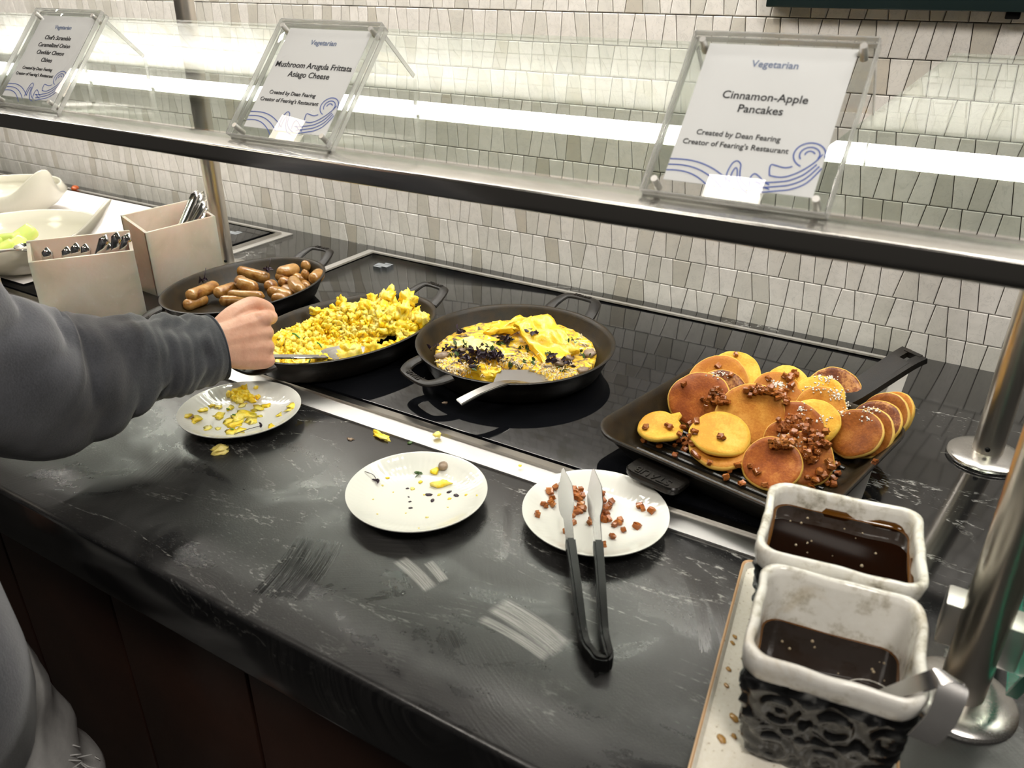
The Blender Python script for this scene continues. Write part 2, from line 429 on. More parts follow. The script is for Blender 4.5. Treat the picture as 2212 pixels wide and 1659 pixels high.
APPLE = m_food('stewed_apple', [(0.3, (0.21, 0.052, 0.008)), (0.55, (0.34, 0.105, 0.018)), (0.75, (0.46, 0.19, 0.038))], 40, 0.30, 0.08, (0.008, 0.003, 0.001), 0.2, 300, coat=0.1)
WOOD = m_food('dark_walnut', [(0.3, (0.020, 0.009, 0.006)), (0.7, (0.040, 0.016, 0.010))], 6, 0.4, bs=0.1)

# ------------------------------------------------------------------ the setting
WY = 1.40
bm = NB(); add_box(bm, (-1.2, 0.6, -0.95), (6.0, 5.0, 0.1)); tag(obj('floor', bm, m_food('dark_floor', [(0.3, g(0.02)), (0.7, g(0.035))], 3, 0.5, bs=0.05)), kind='structure')
bm = NB(); add_box(bm, (-1.2, 0.6, 1.95), (6.0, 5.0, 0.1)); tag(obj('ceiling', bm, plain('ceiling_paint', (0.06, 0.055, 0.05), 0.8)), kind='structure')
bm = NB(); add_box(bm, (-1.2, WY + 0.0545, 0.5), (6.0, 0.1, 2.8)); wall = tag(obj('wall_back', bm, GROUT), kind='structure')

def tile_geo(xl0, xl1, xr0, xr1, z0, z1, y0, y1):
    """one trapezoid tile with chamfered front, proud of the grout"""
    e = 0.0013
    o = [(xl0, z0), (xr0, z0), (xr1, z1), (xl1, z1)]
    i = [(xl0 + e, z0 + e), (xr0 - e, z0 + e), (xr1 - e, z1 - e), (xl1 + e, z1 - e)]
    v = [(x, y1, z) for x, z in o] + [(x, y0 + 0.0007, z) for x, z in o] + [(x, y0, z) for x, z in i]
    f = [(8, 9, 10, 11)]
    for k in range(4):
        k2 = (k + 1) % 4
        f += [(4 + k, 4 + k2, 8 + k2, 8 + k), (k, k2, 4 + k2, 4 + k)]
    return v, f
tiles = []
rt = random.Random(3)
for row in range(-1, 32):
    z0 = 0.042 + 0.052 * (row - 1) + 0.0007; z1 = z0 + 0.052 - 0.0014
    x = -3.35 + rt.uniform(0, 0.02); sgn = rt.choice((1, -1)); d = sgn * 0.003
    while x < 0.75:
        w = rt.uniform(0.0235, 0.0315); sgn = -sgn if rt.random() < 0.75 else sgn
        d2 = sgn * rt.uniform(0.0010, 0.0045)
        t = rt.random()
        gap = 0.0007
        tiles.append((x - d + gap, x + d + gap, x + w - d2 - gap, x + w + d2 - gap, z0, z1, rt.uniform(-0.0004, 0.0004), t * t ** 0.25, rt.random()))
        x += w; d = d2
def tile_rank(t):
    c = Vector(((t[0] + t[2]) / 2, WY, (t[4] + t[5]) / 2)); px, py = prj(c)
    return (c - CPOS).length if (-10 < px < IW + 10 and -10 < py < IH) else 99 + (c - CPOS).length
tiles.sort(key=tile_rank)
def put_tint(me, vals):
    a = me.color_attributes.new('tint', 'FLOAT_COLOR', 'POINT')
    a.data.foreach_set('color', np.array(vals, dtype=np.float32).ravel())
for t in tiles[:300]:
    v, f = tile_geo(*t[:6], WY - 0.0015 + t[6], WY + 0.005)
    me = bpy.data.meshes.new('tile'); me.from_pydata(v, [], f); me.materials.append(TILE)
    put_tint(me, [(t[7], t[8], 0, 1)] * len(v)); link('tile', me, wall)
V, F, T4 = [], [], []
for t in tiles[300:]:
    v, f = tile_geo(*t[:6], WY - 0.0015 + t[6], WY + 0.005); k = len(V)
    V += v; F += [tuple(i + k for i in q) for q in f]; T4 += [(t[7], t[8], 0, 1)] * len(v)
me = bpy.data.meshes.new('tile'); me.from_pydata(V, [], F); me.materials.append(TILE); put_tint(me, T4)
tag(link('tile', me, wall), 'the smaller far rows of grey and cream marble mosaic tiles', kind='stuff')

# dark cabinet edge high on the wall
c = thing('wall_cabinet', 'dark teal glossy cabinet underside high on the tiled wall at the top right', 'cabinet', (0.15, WY, 0.60))
bm = NB(); add_box(bm, (0, -0.02, 0), (1.04, 0.036, 0.15), 0.002); obj('body', bm, plain('dark_teal_gloss', (0.012, 0.022, 0.022), 0.12), c)
bm = NB(); add_box(bm, (-0.188, -0.02, -0.079), (0.018, 0.02, 0.010), 0.002); obj('latch', bm, BLACKP, c)

# ------------------------------------------------------------------ counter
t = thing('countertop', 'long black veined stone worktop with a rounded front edge', 'counter', (-1.2, 0.9, 0))
bm = NB(); add_box(bm, (0, -0.004, -0.0425), (4.2, 1.036, 0.085), 0.007, 3); obj('slab', bm, STONE, t)
t = thing('counter_cabinet', 'dark reddish-brown wooden counter front below the black worktop', 'cabinet', (-1.2, 0.9, -0.9))
bm = NB(); add_box(bm, (0, 0.02, 0.405), (4.1, 0.92, 0.81)); obj('carcass', bm, plain('cabinet_black', (0.004, 0.004, 0.004), 0.5), t)
x = -2.05
while x < 2.0:
    w = 0.262 if x < 0.66 else 0.30
    bm = NB(); add_box(bm, (x + w / 2, -0.452, 0.425), (w - 0.006, 0.022, 0.77), 0.002); obj('panel', bm, WOOD, t); x += w

# ------------------------------------------------------------------ hot plates
CERAM, nt, b = mat('black_ceramic_glass')
v = coords(nt, 'World'); fine = noise_tex(nt, v, 900, 2, 0.7); bigm = noise_tex(nt, v, 7, 3, 0.6)
dust = mth(nt, 'MULTIPLY', ramp(nt, fine, [(0.55, g(0)), (0.75, g(1))]), ramp(nt, bigm, [(0.4, g(0)), (0.7, g(0.09))]))
lk(nt, mixc(nt, dust, (0.0035, 0.0038, 0.0048), (0.35, 0.36, 0.40)), b.inputs['Base Color'])
b.inputs['Roughness'].default_value = 0.05; b.inputs['Specular IOR Level'].default_value = 0.5
bump(nt, b, noise_tex(nt, v, 350, 2), 0.02, 0.0004)
def hot_plate(x0, x1, y0, y1, label):
    cx, cy = (x0 + x1) / 2, (y0 + y1) / 2
    t = thing('warming_plate', label, 'hot plate', (cx, cy, 0))
    W, D = x1 - x0, y1 - y0; fl, fb, fs = 0.040, 0.026, 0.034
    def frame(name, ox, m, h0, h1, grow):
        # ring between an outer and an inner rectangle
        (l, r_, f_, b_), (l2, r2, f2, b2) = ox
        bm = NB()
        o = [(l, f_), (r_, f_), (r_, b_), (l, b_)]; i = [(l2, f2), (r2, f2), (r2, b2), (l2, b2)]
        for k in range(4):
            k2 = (k + 1) % 4
            q = [o[k], o[k2], i[k2], i[k]]
            lo = [bm.verts.new((p[0], p[1], h0)) for p in q]; hi = [bm.verts.new((p[0], p[1], h1)) for p in q]
            bm.faces.new(hi); bm.faces.new(lo[::-1])
            for a in range(4): bm.faces.new((lo[a], lo[(a + 1) % 4], hi[(a + 1) % 4], hi[a]))
        bmesh.ops.remove_doubles(bm, verts=bm.verts, dist=1e-5)
        return obj(name, bm, m, t)
    outer = (-W / 2, W / 2, -D / 2, D / 2)
    mid = (-W / 2 + 0.026, W / 2 - 0.020, -D / 2 + fl - 0.006, D / 2 - 0.018)
    inn = (-W / 2 + fs, W / 2 - 0.030, -D / 2 + fl + 0.006, D / 2 - fb)
    frame('trim_flange', (outer, mid), SATIN, 0.0002, 0.003, 0)
    frame('trim_ridge', (mid, inn), CHROME if False else STEEL_Y, 0.0002, 0.0072, 0)
    gi = (inn[0] + 0.004, inn[1] - 0.016, inn[2] + 0.007, inn[3] - 0.004)
    bm = NB(); add_box(bm, ((gi[0] + gi[1]) / 2, (gi[2] + gi[3]) / 2, 0.0035), (gi[1] - gi[0], gi[3] - gi[2], 0.006), 0.0012)
    obj('glass_top', bm, CERAM, t)
    bm = NB(); add_box(bm, ((inn[0] + inn[1]) / 2, (inn[2] + inn[3]) / 2, 0.0006), (inn[1] - inn[0] + 0.001, inn[3] - inn[2] + 0.001, 0.0008)); obj('gasket', bm, BLACKP, t)
    return t, gi
hp1, gi1 = hot_plate(-1.207, -0.052, 0.731, 1.366, 'black glass warming plate with steel trim carrying the pans, right of the cutlery boxes')
hp2, gi2 = hot_plate(-2.90, -1.447, 0.731, 1.366, 'black glass warming plate covered by white paper at the far left')
DECAL = plain('grey_print', (0.20, 0.215, 0.23), 0.5)
for hp, X, Y in ((hp1, -1.10, 1.285), (hp2, -1.565, 1.285)):
    bm = NB()
    p = Vector((X, Y, 0)) - hp.location
    add_box(bm, (p.x, p.y, 0.0067), (0.034, 0.016, 0.0004)); add_box(bm, (p.x + 0.006, p.y + 0.013, 0.0067), (0.02, 0.006, 0.0004)); add_box(bm, (p.x - 0.004, p.y - 0.013, 0.0067), (0.02, 0.006, 0.0004))
    obj('printed_mark', bm, DECAL, hp)
# paper liner
bm = NB()
pv = {}
for i in range(37):
    for j in range(17):
        X = -2.80 + 1.18 * i / 36; Y = 0.80 + 0.50 * j / 16
        rz = 0.0085 + 0.004 * (0.5 + 0.5 * noise.noise(Vector((X * 6, Y * 6, 0.3)))) + (0.010 * max(0, (j - 13) / 3) ** 2)
        pv[i, j] = bm.verts.new((X + 0.004 * noise.noise(Vector((Y * 30, 1, j)) ) * (i in (0, 36)), Y, rz))
for i in range(36):
    for j in range(16): bm.faces.new((pv[i, j], pv[i + 1, j], pv[i + 1, j + 1], pv[i, j + 1]))
o = obj('paper_liner', bm, PAPERL, None, 180)
sd = o.modifiers.new('thickness', 'SOLIDIFY'); sd.thickness = 0.0006
tag(o, 'white paper sheet lying on the warming plate at the far left', 'paper')

# ------------------------------------------------------------------ sneeze guard: posts, rail, glass, light bars
def post(x, y, z1, label, r=0.0183, fr=0.046):
    t = thing('post', label, 'post', (x, y, 0))
    bm = NB(); add_lathe(bm, [(0, z1), (r - 0.001, z1), (r, z1 - 0.001), (r, 0.011), (0, 0.011)], 40); obj('tube', bm, POST, t)
    bm = NB(); add_lathe(bm, [(0, 0.012), (r + 0.003, 0.0115), (fr * 0.7, 0.0095), (fr - 0.003, 0.0075), (fr, 0.005), (fr - 0.001, 0.004), (fr + 0.0005, 0.002), (fr, 0.0), (0, 0)], 64); obj('base_flange', bm, STEEL, t)
    bm = NB(); p = (CPOS - Vector((x, y, 0.03))); p.z = 0; p.normalize()
    bmesh.ops.create_uvsphere(bm, u_segments=12, v_segments=8, radius=0.0035, matrix=Matrix.Translation(Vector((p.x * r * 0.97, p.y * r * 0.97, 0.020))) @ Matrix.Diagonal((1, 1, 1, 1)))
    obj('set_screw', bm, BLACKP, t)
    return t
pb = post(0.070, 1.10, 0.556, 'rear steel post with round base flange beside the pancake pan')
pf = post(0.076, 0.634, 0.366, 'front steel post with round base flange right of the syrup pitchers')
pl = post(-1.388, 1.108, 0.560, 'steel post behind the cutlery boxes at the left')
# clamp block on the front post, holding the end pane
bm = NB(); add_box(bm, (-0.016, 0.014, 0.074), (0.030, 0.030, 0.044), 0.003); obj('clamp', bm, SATIN, pf)
bm = NB(); add_box(bm, (0.017, 0.008, 0.074), (0.028, 0.030, 0.044), 0.003); obj('clamp', bm, SATIN, pf)
t = thing('end_pane', 'upright clear glass end pane with a green lower edge at the right', 'glass pane', (0.110, 0.80, 0.03))
YZ = [(0.628 - 0.80, 0.0), (0.520 - 0.80, 0.160), (0.520 - 0.80, 0.335), (0.97 - 0.80, 0.335), (0.97 - 0.80, 0.0)]
bm = NB(); loft(bm, [[(x, y, z) for y, z in YZ] for x in (-0.004, 0.004)]); obj('pane', bm, GLASS, t, 20)
for a, b_ in ((0, 1), (4, 0)):
    A, B = Vector((0, *YZ[a])), Vector((0, *YZ[b_])); d = (B - A).normalized()
    bm = NB(); add_bar(bm, [A, B], 0.0085, 0.003, (0, -d.z, d.y)); obj('polished_edge', bm, GREEN_EDGE, t)

t = thing('guard_rail', 'flat brushed steel front rail running under the glass shelf', 'rail', (-1.2, 0.662, 0.38))
bm = NB(); add_box(bm, (0, 0, 0), (4.4, 0.062, 0.020), 0.0025, 3); obj('bar', bm, STEEL_Y, t)

PY0, PZ0, PT = 0.694, 0.391, math.radians(22.5)     # front edge of the sloping panes, resting on the rail
def onpane(px, py):
    d = ray(px, py); n_ = Vector((0, -math.sin(PT), math.cos(PT))); k = (Vector((0, PY0, PZ0)) - CPOS).dot(n_) / d.dot(n_); return CPOS + d * k
def pane(corners, label):
    """sloping glass: corners in plan (x, y), front left, front right, rear right, rear left"""
    cx = sum(c_[0] for c_ in corners) / 4
    t = thing('sneeze_guard', label, 'glass guard', (cx, PY0, PZ0))
    bm = NB(); n_ = Vector((0, -math.sin(PT), math.cos(PT)))
    lo = [Vector((x - cx, y - PY0, (y - PY0) * math.tan(PT))) for x, y in corners]
    loft(bm, [lo, [p + n_ * 0.006 for p in lo]]); obj('pane', bm, GLASS, t)
    return t
YB = onpane(1300, 92).y
pane([(-3.2, PY0), (-1.402, PY0), (-1.402, YB), (-3.2, YB)], 'sloping clear glass guard pane at the far left behind the rail')
qa, qb = onpane(1850, 283), onpane(2018, 157)
k_ = (qb.x - qa.x) / (qb.y - qa.y)
def edge_x(y): return qa.x + k_ * (y - qa.y)
qc = onpane(1600, 262)
def edge_x2(y): return qc.x + k_ * (y - qc.y)
pane([(-1.396, PY0), (edge_x2(PY0), PY0), (edge_x2(YB), YB), (-1.396, YB)], 'sloping clear glass guard pane behind the rail over the egg pans')
pane([(edge_x(PY0), PY0), (0.62, PY0), (0.62, YB), (edge_x(YB), YB)], 'sloping clear glass guard pane behind the rail at the right end')

# hood over the counter with the light strip along the wall
STRIP_M = m_emit('strip_diffuser', (1.0, 0.965, 0.90), STRIP)
t = thing('hood', 'dark hood above the buffet with a light strip along the wall', 'hood', (-1.2, 1.10, 1.30))
bm = NB(); add_box(bm, (0, 0, 0.02), (4.4, 0.58, 0.18), 0.004); obj('body', bm, plain('hood_paint', (0.012, 0.011, 0.010), 0.5), t)
bm = NB(); add_box(bm, (0, 0.222, -0.080), (4.3, 0.040, 0.024), 0.003); obj('light_strip', bm, STRIP_M, t)
bm = NB(); add_box(bm, (0, 0.198, -0.079), (4.3, 0.006, 0.030), 0.001); obj('strip_trim', bm, plain('cream_trim', (0.75, 0.68, 0.45), 0.4), t)

# ------------------------------------------------------------------ menu signs
def wave_paths():
    P = []
    def curve(f, n=26): return [f(i / (n - 1)) for i in range(n)]
    w, y0 = 0.112, -0.060
    for k in range(3):          # three long lines from the left swelling down to the right
        dy = -0.0055 * k
        P.append(curve(lambda s: (-0.056 + 0.052 * s * (1 - 0.10 * k) , y0 + 0.017 + dy + 0.002 * math.sin(s * PI) - 0.016 * s ** 2.4)))
    # two small breaking crests
    P.append([(-0.008, -0.060), (-0.009, -0.050), (-0.0075, -0.041), (-0.0045, -0.038), (-0.001, -0.041), (0.0, -0.047), (0.002, -0.054), (0.008, -0.060), (0.014, -0.063)])
    P.append([(-0.005, -0.058), (-0.0055, -0.050), (-0.004, -0.0445), (-0.002, -0.047), (0.0, -0.055), (0.006, -0.0635), (0.013, -0.0665)])
    P.append([(0.010, -0.060), (0.009, -0.052), (0.011, -0.048), (0.015, -0.050), (0.019, -0.054), (0.024, -0.0565)])
    P.append([(0.012, -0.056), (0.015, -0.055), (0.019, -0.0585), (0.025, -0.0605)])
    # big curl: a spiral with long tails, drawn as parallel strokes
    cx, cy = 0.0455, -0.0255
    for q, (r0, t1) in enumerate(((0.0118, 2.9), (0.0074, 2.75), (0.0036, 1.9))):
        arc = []
        for i in range(30):
            s = i / 29; a = math.radians(250 - 30 * q) - s * t1 * 1.55; r = r0 * (1 - 0.12 * s)
            arc.append((cx + r * math.cos(a), cy + r * math.sin(a)))
        P.append(arc)
    for q in range(4):
        o = 0.0042 * q
        P.append([(0.022 + 0.002 * q - 0.010 * (q > 0), -0.0480 - o - 0.004 * (q > 0)), (0.030, -0.0485 - o), (0.037 + 0.2 * o, -0.0455 - o), (0.044 + 0.4 * o, -0.0395 - o * 0.9), (0.0500 + 0.5 * o, -0.0320 - 0.35 * o), (0.0540 + 0.2 * o, -0.0240 - 0.2 * o)][: 6 if q < 1 else 5])
    P.append([(0.022, -0.048), (0.0205, -0.042), (0.021, -0.038), (0.025, -0.0385), (0.031, -0.0395), (0.036, -0.0375)])
    return P
WAVE = wave_paths()
def smooth(path, n=5):
    out = []
    for i in range(len(path) - 1):
        p0 = path[max(i - 1, 0)]; p1 = path[i]; p2 = path[i + 1]; p3 = path[min(i + 2, len(path) - 1)]
        for k in range(n):
            t = k / n
            out.append(tuple(0.5 * ((2 * p1[d]) + (-p0[d] + p2[d]) * t + (2 * p0[d] - 5 * p1[d] + 4 * p2[d] - p3[d]) * t * t + (-p0[d] + 3 * p1[d] - 3 * p2[d] + p3[d]) * t ** 3) for d in range(len(p1))))
    out.append(tuple(path[-1])); return out
def ribbon_mesh(paths, w, z, xlim):
    V, F = [], []
    for p in paths:
        q = smooth(p, 4) if len(p) < 15 else p
        q = [(min(max(x, -xlim), xlim), y) for x, y in q]
        k0 = len(V)
        for i in range(len(q)):
            a = Vector(q[max(i - 1, 0)]); b_ = Vector(q[min(i + 1, len(q) - 1)]); d = b_ - a
            if d.length < 1e-7: d = Vector((1, 0))
            d.normalize(); nn = Vector((-d.y, d.x)) * (w / 2)
            V += [(q[i][0] + nn.x, q[i][1] + nn.y, z), (q[i][0] - nn.x, q[i][1] - nn.y, z)]
        for i in range(len(q) - 1):
            F.append((k0 + 2 * i, k0 + 2 * i + 1, k0 + 2 * i + 3, k0 + 2 * i + 2))
    return V, F
def sign(x, label, lines, small=True, tilt=41.0, yaw=0.0):
    """acrylic easel: local x right, y up the face, z out of the face"""
    w, h = 0.157, 0.160
    t = thing('menu_sign', label, 'sign', (x, 0.668, 0.3925), yaw)
    a = math.radians(tilt)
    # face frame: x -> X, y -> (0, sin a, cos a), z -> (0, -cos a, sin a)
    M = Matrix(((1, 0, 0, 0), (0, math.sin(a), -math.cos(a), 0), (0, math.cos(a), math.sin(a), 0), (0, 0, 0, 1)))
    T = M @ Matrix.Translation((0, h / 2 + 0.001, 0))
    def facebox(name, c, s, m, bev=0.0008, label=None):
        bm = NB(); add_box(bm, c, s, bev); bm.transform(T); return obj(name, bm, m, t, label=label)
    facebox('front_sheet', (0, 0, 0.003), (w, h, 0.005), ACRYL)
    facebox('back_sheet', (0, 0, -0.0055), (w, h, 0.005), ACRYL)
    # polished edges of the two sheets
    for zc in (0.003, -0.0055):
        bm = NB()
        for c, s in (((w / 2 + 0.0004, 0, zc), (0.0012, h, 0.0056)), ((-w / 2 - 0.0004, 0, zc), (0.0012, h, 0.0056)), ((0, h / 2 + 0.0004, zc), (w, 0.0012, 0.0056)), ((0, -h / 2 - 0.0004, zc), (w, 0.0012, 0.0056))):
            add_box(bm, c, s)
        bm.transform(T); obj('polished_edge', bm, ACRYL_EDGE, t)
    pw, ph, py = 0.128, 0.138, 0.004
    facebox('card', (0, py, -0.0012), (pw, ph, 0.0006), CARD, 0)
    zt = -0.0006
    def put(s, size, px, yy, m, sh=0.0):
        lettering(s, size, m, t, T @ Matrix.Translation((px, yy, zt)), 0.00015, sh)
    put('Vegetarian', 0.0095, 0.0, 0.054, INKB)
    y = 0.022 if len(lines) < 4 else 0.036
    for s in lines:
        put(s, 0.0108 if len(lines) < 4 else 0.0098, 0.0, y, INK); y -= 0.0125
    put('Created by Dean Fearing', 0.0072, -0.012, -0.0165, INK)
    put("Creator of Fearing's Restaurant", 0.0072, -0.012, -0.0265, INK)
    V, F = ribbon_mesh([[(x_ * 1.14, y_ - 0.002) for x_, y_ in p] for p in WAVE], 0.0011, zt + 0.0002, pw / 2)
    o = pyobj('wave_drawing', [T @ Vector(p) for p in V], F, BLUE, t)
    for sx in (-1, 1):
        for sy in (-1, 1):
            bm = NB(); bmesh.ops.create_cone(bm, cap_ends=True, segments=16, radius1=0.0034, radius2=0.0030, depth=0.017, matrix=T @ Matrix.Translation((sx * (w / 2 - 0.010), sy * (h / 2 - 0.010), 0.0)))
            obj('standoff', bm, SATIN, t)
    # rear leg: a sheet from the top down to the glass
    top = M @ Vector((0, h - 0.006, -0.009)); foot = Vector((0, top.y + 0.050, 0.0)); foot.z = (PZ0 - 0.3925) + math.tan(PT) * (foot.y + 0.668 - PY0) + 0.0085
    ln = (foot - top).length; d = (foot - top).normalized()
    R = Matrix((( 1, 0, 0), (0, d.y, -d.z), (0, d.z, d.y)))
    bm = NB(); add_box(bm, (top + foot) / 2 + Vector((0.0, 0, 0.001)), (w * 0.98, ln, 0.005), 0.0006, 2, R); obj('rear_leg', bm, ACRYL, t)
    for s in (-1, 1):
        bm = NB(); add_bar(bm, [top + Vector((s * w * 0.492, 0, 0)), foot + Vector((s * w * 0.492, 0, 0))], 0.0012, 0.005, (0, d.z, -d.y)); obj('polished_edge', bm, ACRYL_EDGE, t)
    return t
sign(-0.190, 'clear acrylic menu sign reading Cinnamon-Apple Pancakes, standing above the pancake pan', ['Cinnamon-Apple', 'Pancakes'], tilt=40)
sign(-0.716, 'clear acrylic menu sign reading Mushroom Arugula Frittata, standing right of the left post', ['Mushroom Arugula Frittata', 'Asiago Cheese'], tilt=42)
sign(-1.222, "clear acrylic menu sign reading Chef's Scramble, at the far left of the glass shelf", ["Chef's Scramble", 'Caramelized Onion', 'Cheddar Cheese', 'Chives'], tilt=41)

# ------------------------------------------------------------------ pans
GZ = 0.0066     # top of the ceramic glass
PANS = []       # meshes that food can rest on
def loop_handle(R, hw, z0, out, rise, wbar=0.016, hbar=0.0075):
    """cast loop in the local +x direction, base at radius R"""
    p = [(R - 0.006, -hw, z0), (R + 0.010, -hw * 0.97, z0 + rise * 0.45), (R + out * 0.80, -hw * 0.80, z0 + rise * 0.92), (R + out, -hw * 0.55, z0 + rise),
         (R + out + 0.002, 0, z0 + rise), (R + out, hw * 0.55, z0 + rise), (R + out * 0.80, hw * 0.80, z0 + rise * 0.92), (R + 0.010, hw * 0.97, z0 + rise * 0.45), (R - 0.006, hw, z0)]
    p = smooth(p, 4)
    n = len(p); wl = [wbar * (1.35 - 0.35 * math.sin(PI * i / (n - 1))) for i in range(n)]
    bm = NB(); add_tube(bm, p, [w / 2 for w in wl], 12, Vector((0, 0, 1)), True, hbar / wbar)
    return bm
def pan_profile(R, h, wall=0.0045, floor=0.005, slope=0.028):
    return [(0, 0), (R - slope - 0.008, 0), (R - slope, 0.002), (R - slope + 0.008, 0.008), (R - 0.010, h * 0.6), (R - 0.0035, h - 0.004), (R, h - 0.002), (R + 0.0004, h - 0.0006), (R - 0.0012, h), (R - wall, h - 0.0006),
            (R - wall - 0.004, h - 0.006), (R - wall - 0.012, h * 0.55), (R - slope - 0.001, floor + 0.006), (R - slope - 0.010, floor + 0.0008), (R - slope - 0.022, floor), (0, floor)]
def pan(label, c, a, b_, ang, h, handles, text=True, name='skillet'):
    """oval or round pan: a, b_ half axes of the rim, ang direction of the long axis"""
    t = thing(name, label, 'pan', (c[0], c[1], GZ), ang)
    prof = pan_profile(b_, h); k = 9      # the outside, then the inside
    bm = NB(); 
    def oval(bm, pr):
        rings = []
        for r, z in pr:
            if r < 1e-6: rings.append([bm.verts.new((0, 0, z))]); continue
            d = a - b_
            rings.append([bm.verts.new(((r + d) * math.cos(2 * PI * i / 88), r * math.sin(2 * PI * i / 88), z)) for i in range(88)])
        for A, B in zip(rings, rings[1:]):
            for i in range(88):
                j = (i + 1) % 88
                if len(A) == 1: bm.faces.new((A[0], B[j], B[i]))
                elif len(B) == 1: bm.faces.new((A[i], A[j], B[0]))
                else: bm.faces.new((A[i], A[j], B[j], B[i]))
    oval(bm, prof)
    me_faces = len(bm.faces)
    o = obj('body', bm, IRON, t, 60)
    o.data.materials.append(IRON_IN)
    for p in o.data.polygons:
        cx = p.center
        if p.normal.z > -0.2 and (cx.x * p.normal.x / max(a * a, 1e-6) + cx.y * p.normal.y / (b_ * b_)) < 0.0 or (p.normal.z > 0.9 and cx.z < h * 0.5): p.material_index = 1
    for da, hw, out, rise, rr in handles:
        bm = loop_handle(rr, hw, h - 0.006, out, rise); bm.transform(Matrix.Rotation(da, 4, 'Z')); hd = obj('handle', bm, IRON, t)
        if text:
            mw = Matrix.Rotation(da, 4, 'Z') @ Matrix.Translation((rr + out + 0.001, 0, h - 0.006 + rise + 0.0037)) @ Matrix.Rotation(-PI / 2, 4, 'Z')
            lettering('STAUB', 0.0115, IRON, hd, mw, 0.0009)
    PANS.append((t, o)); return t
aR = math.atan2(0.191, 0.018); aR2 = math.atan2(-0.164, -0.029)
pan_r = pan('round black cast iron skillet with two loop handles holding the frittata', (-0.594, 0.999), 0.157, 0.157, 0.0, 0.047, [(aR, 0.040, 0.040, 0.016, 0.157), (math.atan2(-0.164, -0.062), 0.040, 0.030, -0.004, 0.157)])
aE = math.radians(81)
pan_e = pan('oval black cast iron dish full of scrambled eggs', (-0.861, 0.904), 0.171, 0.119, aE, 0.047, [(0.0, 0.034, 0.036, 0.016, 0.171), (PI, 0.034, 0.026, -0.001, 0.171)])
pan_s = pan('oval black cast iron dish of small sausages beside the cutlery boxes', (-1.157, 0.962), 0.167, 0.122, math.radians(90), 0.047, [(0.0, 0.034, 0.036, 0.016, 0.167), (PI, 0.034, 0.034, -0.001, 0.167)])

# square grill pan
ga = math.radians(-12); GC = Vector((-0.197, 0.925, GZ))
pan_g = thing('grill_pan', 'square black cast iron grill pan with ribbed base and long handle holding pancakes', 'pan', GC, ga)
S = 0.302; hg = 0.046
loops = []
for sz, z, r in ((S - 0.070, 0.0, 0.04), (S - 0.064, 0.003, 0.042), (S - 0.045, 0.014, 0.042), (S - 0.010, hg - 0.008, 0.045), (S, hg - 0.004, 0.046), (S, hg - 0.001, 0.046), (S - 0.003, hg, 0.045), (S - 0.008, hg - 0.0008, 0.043), (S - 0.018, hg - 0.010, 0.042), (S - 0.052, 0.014, 0.038), (S - 0.064, 0.0075, 0.036), (S - 0.075, 0.006, 0.034)):
    loops.append([(x, y, z) for x, y in rrect(sz, sz, r, 7)])
bm = NB(); loft(bm, loops); gbody = obj('body', bm, IRON, pan_g, 50)
gbody.data.materials.append(IRON_IN)
for p in gbody.data.polygons:
    if p.normal.z > 0.05 and p.center.z > 0.004 and (p.center.xy.length < 0.001 or p.normal.xy.dot(p.center.xy) < 0): p.material_index = 1
bm = NB()
L = S - 0.085
for i in range(15):
    y = -L / 2 + L * i / 14
    ex = L / 2 - (0.006 if i in (0, 14) else 0)
    add_tube(bm, [(-ex, y, 0.0065), (ex, y, 0.0065)], 0.0034, 8, Vector((0, 0, 1)), True, 0.9)
RIB = m_iron('greasy_rib', amount=0.1, rough=0.24)
ribs = obj('grill_rib', bm, RIB, pan_g)
tag(ribs, kind='stuff')
# long handle at the back, pouring tab with raised lettering at the front
hx0, hy0 = 0.045, S / 2 - 0.006
hp_ = smooth([(hx0, hy0, hg - 0.010), (hx0 + 0.012, hy0 + 0.030, hg - 0.002), (hx0 + 0.030, hy0 + 0.070, hg + 0.018), (hx0 + 0.046, hy0 + 0.105, hg + 0.036), (hx0 + 0.054, hy0 + 0.125, hg + 0.042)], 5)
n = len(hp_)
bm = NB()
for s in (-1, 1):
    w0 = [(0.0085 if True else 0) for i in range(n)]
    path = []
    for i, p in enumerate(hp_):
        k = i / (n - 1); half = 0.0100 + 0.005 * k
        dx = Vector((0.9, -0.45, 0)).normalized()
        path.append(Vector(p) + dx * (s * half))
    add_bar(bm, path, [0.013 + 0.002 * (i / (n - 1)) for i in range(n)], [0.010 - 0.002 * (i / (n - 1)) for i in range(n)])
dx = Vector((0.9, -0.45, 0)).normalized()
for i0, i1 in ((0, int(n * 0.74)), (n - 3, n - 1)):
    add_bar(bm, [Vector(hp_[i]) for i in range(i0, i1 + 1)], 0.026, 0.0095)
hd = obj('handle', bm, BLACKP if False else IRON, pan_g)
bm = NB()
tabp = [(x, y) for x, y in rrect(0.074, 0.050, 0.014, 5)]
loft(bm, [[(x - 0.035, -S / 2 - 0.008 + y * 0.8, z) for x, y in [(px * k, py * k) for px, py in tabp]] for z, k in ((hg - 0.022, 0.94), (hg - 0.019, 1.0), (hg - 0.014, 1.0), (hg - 0.012, 0.95))])
tab = obj('pouring_tab', bm, RIB, pan_g, 30)
lettering('STAUB', 0.0165, RIB, tab, Matrix.Translation((-0.035, -S / 2 - 0.018, hg - 0.0120)) @ Matrix.Rotation(PI, 4, 'Z'), 0.0010)

bpy.context.view_layer.update()
def bvh_of(objs):
    V, F = [], []
    for o in objs:
        k = len(V); mw = o.matrix_world
        V += [mw @ v.co for v in o.data.vertices]; F += [tuple(i + k for i in p.vertices) for p in o.data.polygons]
    return BVHTree.FromPolygons(V, F)
def cast(bv, x, y):
    d = ray(x, y).normalized()
    h = bv.ray_cast(CPOS, d)
    return h[0], h[1]

